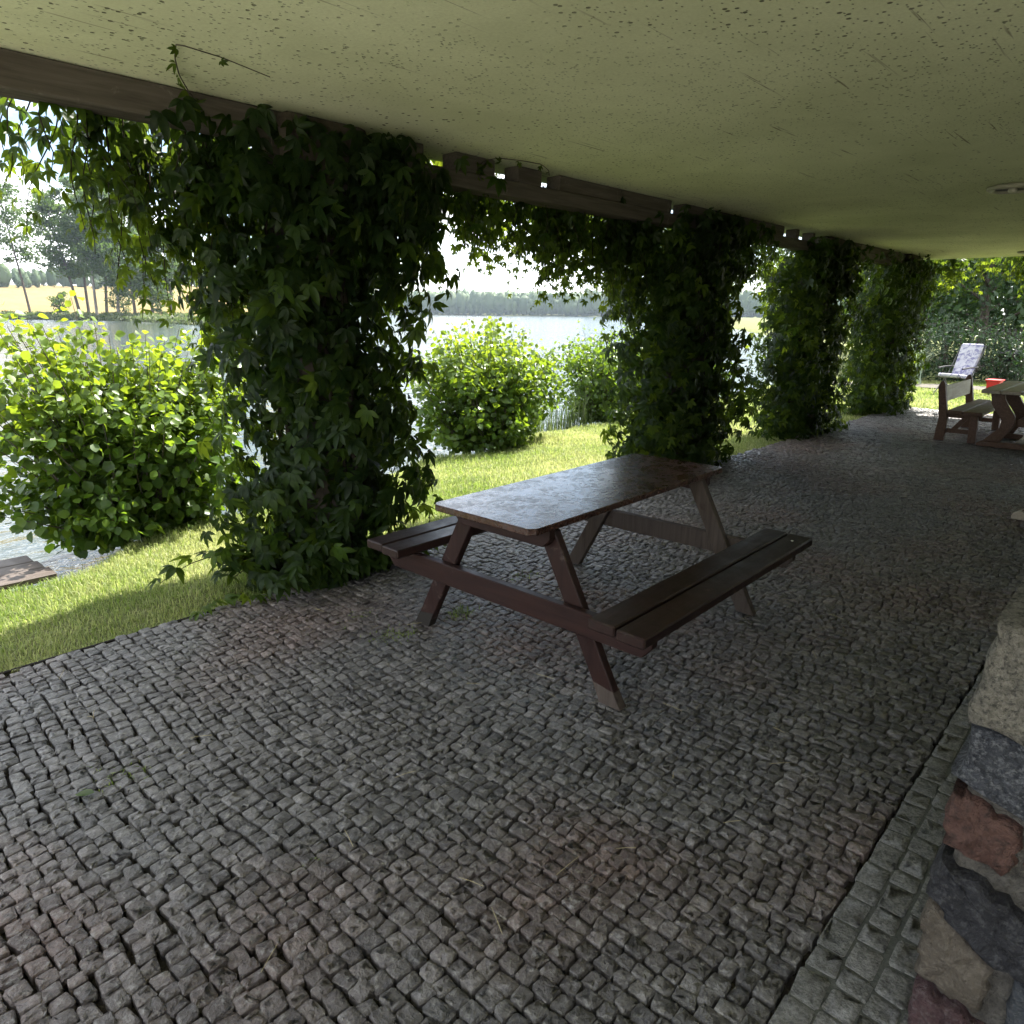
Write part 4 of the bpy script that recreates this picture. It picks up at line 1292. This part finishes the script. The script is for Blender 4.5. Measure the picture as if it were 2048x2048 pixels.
def tree(name, label, base, H, crown_r, crown_lo, mat, bark, nleaf, size, trunk_r=0.16, lean=(0, 0), group=None, nbr=26, clump=0.9, cat="tree"):
    root = tag(empty(name, base), label, cat, group)
    B = np.array(base)
    kk = np.linspace(0, 1, 12)
    tr = B + np.stack([lean[0] * kk + 0.012 * H * np.sin(kk * 4 + base[0]), lean[1] * kk + 0.012 * H * np.cos(kk * 3 + base[1]), H * 0.96 * kk], -1)
    st = [tube(tr, np.linspace(trunk_r, trunk_r * 0.12, 12), 7)]
    Ps, Cs = [], []
    per = nleaf // nbr
    for k in range(nbr):
        h = crown_lo + (1 - crown_lo) * (k + rng.random()) / nbr
        q = (h - crown_lo) / (1 - crown_lo)
        R_ = crown_r * (math.sin(math.pi * (0.12 + 0.80 * q ** 0.8)) ** 0.75) * rng.uniform(0.55, 1.15)
        a = k * 2.4 + rng.normal(0, 0.4)
        s0 = np.array([np.interp(h * 0.92, kk, tr[:, i]) for i in range(3)])
        e = s0 + np.array([R_ * math.cos(a), R_ * math.sin(a), R_ * rng.uniform(0.15, 0.8)])
        j = np.linspace(0, 1, 6)[:, None]
        br = s0 + (e - s0) * j + np.array([0, 0, 0.12 * R_]) * np.sin(j * 3)
        st.append(tube(br, np.linspace(trunk_r * 0.32 * (1.1 - h), 0.008 * H / 10, 6), 4))
        # several clumps along the outer two thirds of the limb
        ncl = 5
        for m_ in range(ncl):
            f = rng.uniform(0.3, 1.05)
            cpt = s0 + (e - s0) * f + np.array([0, 0, 0.1 * R_])
            n = per // ncl
            P = cpt + rng.normal(0, 1, (n, 3)) * np.array([1, 1, 0.62]) * clump * R_ * 0.3
            Ps.append(P)
            Cs.append(np.clip(rng.uniform(0.1, 0.7) + rng.normal(0, 0.15, n), 0, 1))
    P = np.concatenate(Ps); c = np.concatenate(Cs)
    V, T, cc = quads(P, rng.uniform(0.6, 1.2, len(P)) * size, rng, c)
    o = obj("crown", mesh_np("crown", V - B, T, cc), mat, root)
    stems_obj(root, st, "trunk", bark)
    return root


def polar(az, r, dz=0.0):
    x, y = r * math.cos(math.radians(az)), r * math.sin(math.radians(az))
    return (x, y, float(height(x, y)) - 0.1 + dz)

GT = "alder trees on the far bank"
tree("alder_tree", "lone slender tree on the far bank at the left edge", polar(76.4, 193), 29.0, 5.6, 0.40, MT['tree'], MT['bark'], 3600, 0.42, 0.30, (-1.2, 1.0), GT, 30)
specs = [(73.6, 182, 27.0, 5.0, 0.30, (-2.6, 1.5), 'bark', "dark leaning tree at the left of the bank grove"),
         (72.9, 184, 30.0, 4.8, 0.34, (0.8, 1.0), 'bark', "tallest thin tree in the bank grove"),
         (72.5, 178, 28.0, 4.6, 0.36, (1.5, 0.5), 'pale_bark', "tall tree with pale bark in the bank grove"),
         (71.9, 180, 30.0, 4.8, 0.34, (1.0, 0.0), 'bark', "tall tree in the middle of the bank grove"),
         (71.3, 176, 25.0, 5.4, 0.25, (1.5, -0.5), 'pale_bark', "broad tree with pale stem in the bank grove"),
         (70.3, 172, 18.5, 5.6, 0.22, (0.5, 0.0), 'bark', "rounded lower tree at the right of the bank grove"),
         (69.2, 165, 16.0, 5.4, 0.2, (0.5, 0.0), 'bark', "bushy tree at the right end of the bank grove")]
for az, r, H, R_, lo_, ln, bk_, lb in specs:
    tree("alder_tree", lb, polar(az, r), H, R_, lo_, MT['tree'], MT[bk_], 6000, 0.42, 0.34, ln, GT, 28)
tree("alder_tree", "single dark trunk tree right of the bank grove", polar(67.9, 165), 15, 4.2, 0.4, MT['tree'], MT['bark'], 1800, 0.4, 0.42, (0.5, 0), GT, 22)
for az, r, H, R_, lb in ((68.6, 160, 6.5, 2.3, "small multi-stemmed bush right of the bank grove"), (74.6, 190, 5.0, 2.2, "low brownish bush left of the bank grove"), (70.9, 176, 6.0, 3.0, "undergrowth bush beneath the bank grove")):
    tree("bank_bush", lb, polar(az, r), H, R_, 0.08, MT['tree'], MT['bark'], 900, 0.35, 0.1, (0, 0), "bushes on the far bank", 14, cat="bush")

# rough herbs and reeds on the far bank
n = 9000
az = rng.uniform(63.0, 80, n); s = rng.uniform(-2, 11, n)
rr_ = np.interp(az, SA, SR) + s
x, y = rr_ * np.cos(np.radians(az)), rr_ * np.sin(np.radians(az))
V, T, cc = quads(np.stack([x, y, np.maximum(height(x, y), -0.5) + rng.uniform(0, 0.9, n)], -1), rng.uniform(0.25, 0.6, n), rng, np.clip(rng.normal(0.45, 0.25, n), 0, 1))
tag(obj("bank_herbs", mesh_np("bank_herbs", V, T, cc), MT['reed']), "rough green herbs fringing the far bank", "herbs", kind="stuff")


def ico_dirs():
    bm = bmesh.new(); bmesh.ops.create_icosphere(bm, subdivisions=2, radius=1.0)
    bm.verts.ensure_lookup_table()
    V = np.array([v.co[:] for v in bm.verts]); T = np.array([[v.index for v in f.verts] for f in bm.faces]); bm.free()
    return V, T
ICO_V, ICO_T = ico_dirs()


def wood(name, label, pts, hmin, hmax, ncl, size, mat):
    """far trees: lumpy crowns with leaf sprays on their outline"""
    Vs, Ts, Cs, off = [], [], [], 0
    for (x, y) in pts:
        z0 = float(height(x, y)); H = rng.uniform(hmin, hmax)
        w = H * rng.uniform(0.2, 0.32)
        ph = rng.random(3) * 6.28
        D = ICO_V
        lump = 1 + 0.22 * np.sin(D[:, 0] * 4 + ph[0]) * np.sin(D[:, 1] * 5 + ph[1]) + 0.2 * np.sin(D[:, 2] * 6 + ph[2]) + rng.normal(0, 0.09, len(D))
        V = np.array([x, y, z0 + H * 0.55]) + D * lump[:, None] * np.array([w, w, H * 0.46])
        tv = np.clip(rng.normal(0.4, 0.25), 0, 1)
        Vs.append(V); Ts.append(ICO_T + off); Cs.append(np.full(len(V), tv)); off += len(V)
        d = unit(rng.normal(0, 1, (ncl, 3)))
        P = np.array([x, y, z0 + H * 0.56]) + d * np.array([w, w, H * 0.48]) * 1.05
        V, T, c = quads(P, rng.uniform(0.5, 1.1, ncl) * size, rng, np.full(ncl, tv))
        Vs.append(V); Ts.append(np.concatenate([T[:, [0, 1, 2]], T[:, [0, 2, 3]]]) + off); Cs.append(c); off += len(V)
    tag(obj(name, mesh_np(name, np.concatenate(Vs), np.concatenate(Ts), np.concatenate(Cs)), mat), label, "forest", kind="stuff")

pts = []
for k in range(1900):
    a = rng.uniform(10, 57)
    r0 = np.interp(a, SA, SR)
    s = 14 + 260 * rng.random() ** 1.5
    if rng.random() < 0.35: s = rng.uniform(13, 26)
    pts.append(((r0 + s) * math.cos(math.radians(a)), (r0 + s) * math.sin(math.radians(a))))
wood("far_forest", "bluish forest along the far lake shore", pts, 13, 21, 10, 1.6, MT['forest'])
pts = []
for k in range(300):
    a = rng.uniform(60, 100)
    r0 = np.interp(a, SA, SR) + rng.uniform(235, 330)
    pts.append((r0 * math.cos(math.radians(a)), r0 * math.sin(math.radians(a))))
wood("field_wood", "line of trees behind the golden field at left", pts, 5, 11, 14, 1.0, MT['forest'])

# ---- garden at the far end of the veranda
GH = "dark shrubs behind the far lawn"
for (x, y, rx, H, lb) in ((21.6, 5.4, 1.3, 1.7, "dark garden shrub nearest the farthest column"), (21.9, 4.3, 1.3, 1.75, "dark garden shrub behind the patterned chair"),
                          (22.2, 3.2, 1.1, 1.5, "dark garden shrub between the chair and the fence")):
    shrub("garden_shrub", lb, "shrub", (x, y, -0.1), rx, 1.0, H, 44, 2400, (0.09, 0.15), MT['dim'], narrow_leaf, GH, npart=0, young=0.3, lo=2)
rt_ = tag(empty("pampas_grass", (19.9, 5.05, -0.06)), "pale silvery ornamental grass beside the farthest column", "grass clump")
n = 260
V, T, cc = blades(rng.normal(0, 0.16, n), rng.normal(0, 0.16, n), np.zeros(n), rng.uniform(0.6, 1.45, n), np.full(n, 0.022), rng.random(n), 0.75)
tag(obj("blades", mesh_np("blades", V, T, cc), MT['silver'], rt_), kind="stuff")
GR = "garden trees at the far end"
for (x, y, H, cr, lo_, mt, lb) in ((27.0, 6.6, 7.5, 2.6, 0.16, 'lush', "leafy garden tree beside the farthest column"), (26.0, 4.6, 8.0, 2.6, 0.12, 'dim', "bright leafy garden tree behind the patterned chair"),
                                   (29.0, 3.4, 8.5, 2.8, 0.10, 'dim', "garden tree behind the picket fence"), (33.0, 7.0, 9.5, 3.4, 0.08, 'dim', "dark tall tree deep in the garden, left"),
                                   (34.0, 3.5, 9.5, 3.6, 0.06, 'dim', "dark tall tree deep in the garden, right"), (38.0, 5.5, 11.0, 4.2, 0.05, 'lush', "large tree closing the far garden view"),
                                   (30.0, 9.0, 9.0, 3.2, 0.05, 'dim', "dark tree behind the fourth column by the lake"), (40.0, 9.5, 11.0, 4.0, 0.05, 'dim', "dark tree at the lake side of the far garden"), (36.0, 1.0, 10.0, 4.0, 0.05, 'lush', "tree behind the garden at the right edge")):
    tree("garden_tree", lb, (x, y, -0.1), H, cr, lo_, MT[mt], MT['bark'], 5200, 0.13 if x < 31 else 0.2, 0.15, (0.2, 0.1), GR, 34, 1.0)

# picket fence
fz = tag(empty("picket_fence", (24.2, 2.6, -0.05)), "dark picket fence behind the kettle grill", "fence")
for k in range(22):
    obj("picket", prism_me("picket", [(-0.04, 0.05), (0.04, 0.05), (0.04, 1.30), (0.0, 1.36), (-0.04, 1.30)], 0, -0.012, 0.012), MT['fence'], fz, (0, 1.5 - k * 0.14, 0))
for zz in (0.3, 1.05):
    obj("rail", box_me("rail", (0.014, -1.5, zz), (0.05, 1.56, zz + 0.07)), MT['fence'], fz)

# kettle grill
gr = tag(empty("kettle_grill", (22.3, 3.24, -0.06)), "black round kettle grill on legs in the far garden", "grill")
obj("bowl", lathe_me("bowl", [(0.05, 0.52), (0.18, 0.56), (0.26, 0.64), (0.29, 0.72), (0.295, 0.735)], 24), MT['black'], gr)
obj("lid", lathe_me("lid", [(0.298, 0.737), (0.29, 0.76), (0.24, 0.84), (0.13, 0.89), (0.03, 0.905)], 24), MT['black'], gr)
obj("handle", box_me("handle", (-0.05, -0.012, 0.905), (0.05, 0.012, 0.945), 0.006), MT['iron'], gr)
for k in range(3):
    a = k * 2.094 + 0.4
    V, T = tube(np.array([(0.14 * math.cos(a), 0.14 * math.sin(a), 0.58), (0.27 * math.cos(a), 0.27 * math.sin(a), 0.02)]), 0.013, 8)
    obj("leg", mesh_np("leg", V, T), MT['steel'], gr)

# patterned garden chair
ch = tag(empty("garden_chair", (17.9, 3.52, -0.05), math.radians(-105)), "garden recliner with white and violet patterned cushion on the far lawn", "chair")
cb = obj("back_cushion", prism_me("back_cushion", [(0.20, 0.42), (0.27, 0.40), (0.52, 1.06), (0.45, 1.09)], 0, -0.22, 0.22, 0.02), MT['fabric'], ch)
obj("seat_cushion", prism_me("seat_cushion", [(-0.34, 0.40), (0.20, 0.35), (0.21, 0.42), (-0.34, 0.48)], 0, -0.22, 0.22, 0.02), MT['fabric'], ch)
for s in (-0.25, 0.25):
    V, T = tube(np.array([(s, -0.36, 0.0), (s, 0.1, 0.36), (s, 0.52, 1.05)]), 0.014, 6); obj("side_frame", mesh_np("side_frame", V, T), MT['iron'], ch)
    V, T = tube(np.array([(s, 0.38, 0.0), (s, 0.0, 0.36), (s, -0.34, 0.40)]), 0.014, 6); obj("leg", mesh_np("leg", V, T), MT['iron'], ch)
    V, T = tube(np.array([(s, -0.30, 0.58), (s, 0.0, 0.60), (s, 0.33, 0.60)]), 0.018, 6); obj("armrest", mesh_np("armrest", V, T), MT['iron'], ch)

# red tub on the lawn
tb = tag(empty("red_tub", (18.3, 2.86, 0.02)), "bright red plastic tub on the lawn behind the rustic table", "tub")
obj("shell", lathe_me("shell", [(0.15, 0.0), (0.175, 0.26), (0.195, 0.27), (0.195, 0.285), (0.165, 0.285), (0.14, 0.03)], 4, False), MT['red'], tb, (0, 0, 0), (0, 0, 0.7))
obj("rim", lathe_me("rim", [(0.197, 0.255), (0.208, 0.26), (0.208, 0.282), (0.197, 0.287)], 4, False), MT['red'], tb, (0, 0, 0), (0, 0, 0.7))

# ================================================================== HAZE
m = bpy.data.materials.new("lake_haze"); m.use_nodes = True
nn_ = m.node_tree.nodes; nn_.clear()
ho = nn_.new("ShaderNodeOutputMaterial"); hv = nn_.new("ShaderNodeVolumePrincipled")
hv.inputs["Color"].default_value = (0.72, 0.86, 1.0, 1)
hv.inputs["Density"].default_value = 0.00017
m.node_tree.links.new(hv.outputs[0], ho.inputs["Volume"])
hz_ = obj("haze", box_me("haze", (-3200, -3200, -3.0), (3200, 3200, 60.0)), m)
tag(hz_, "thin bluish summer haze over the lake", "haze", kind="stuff")
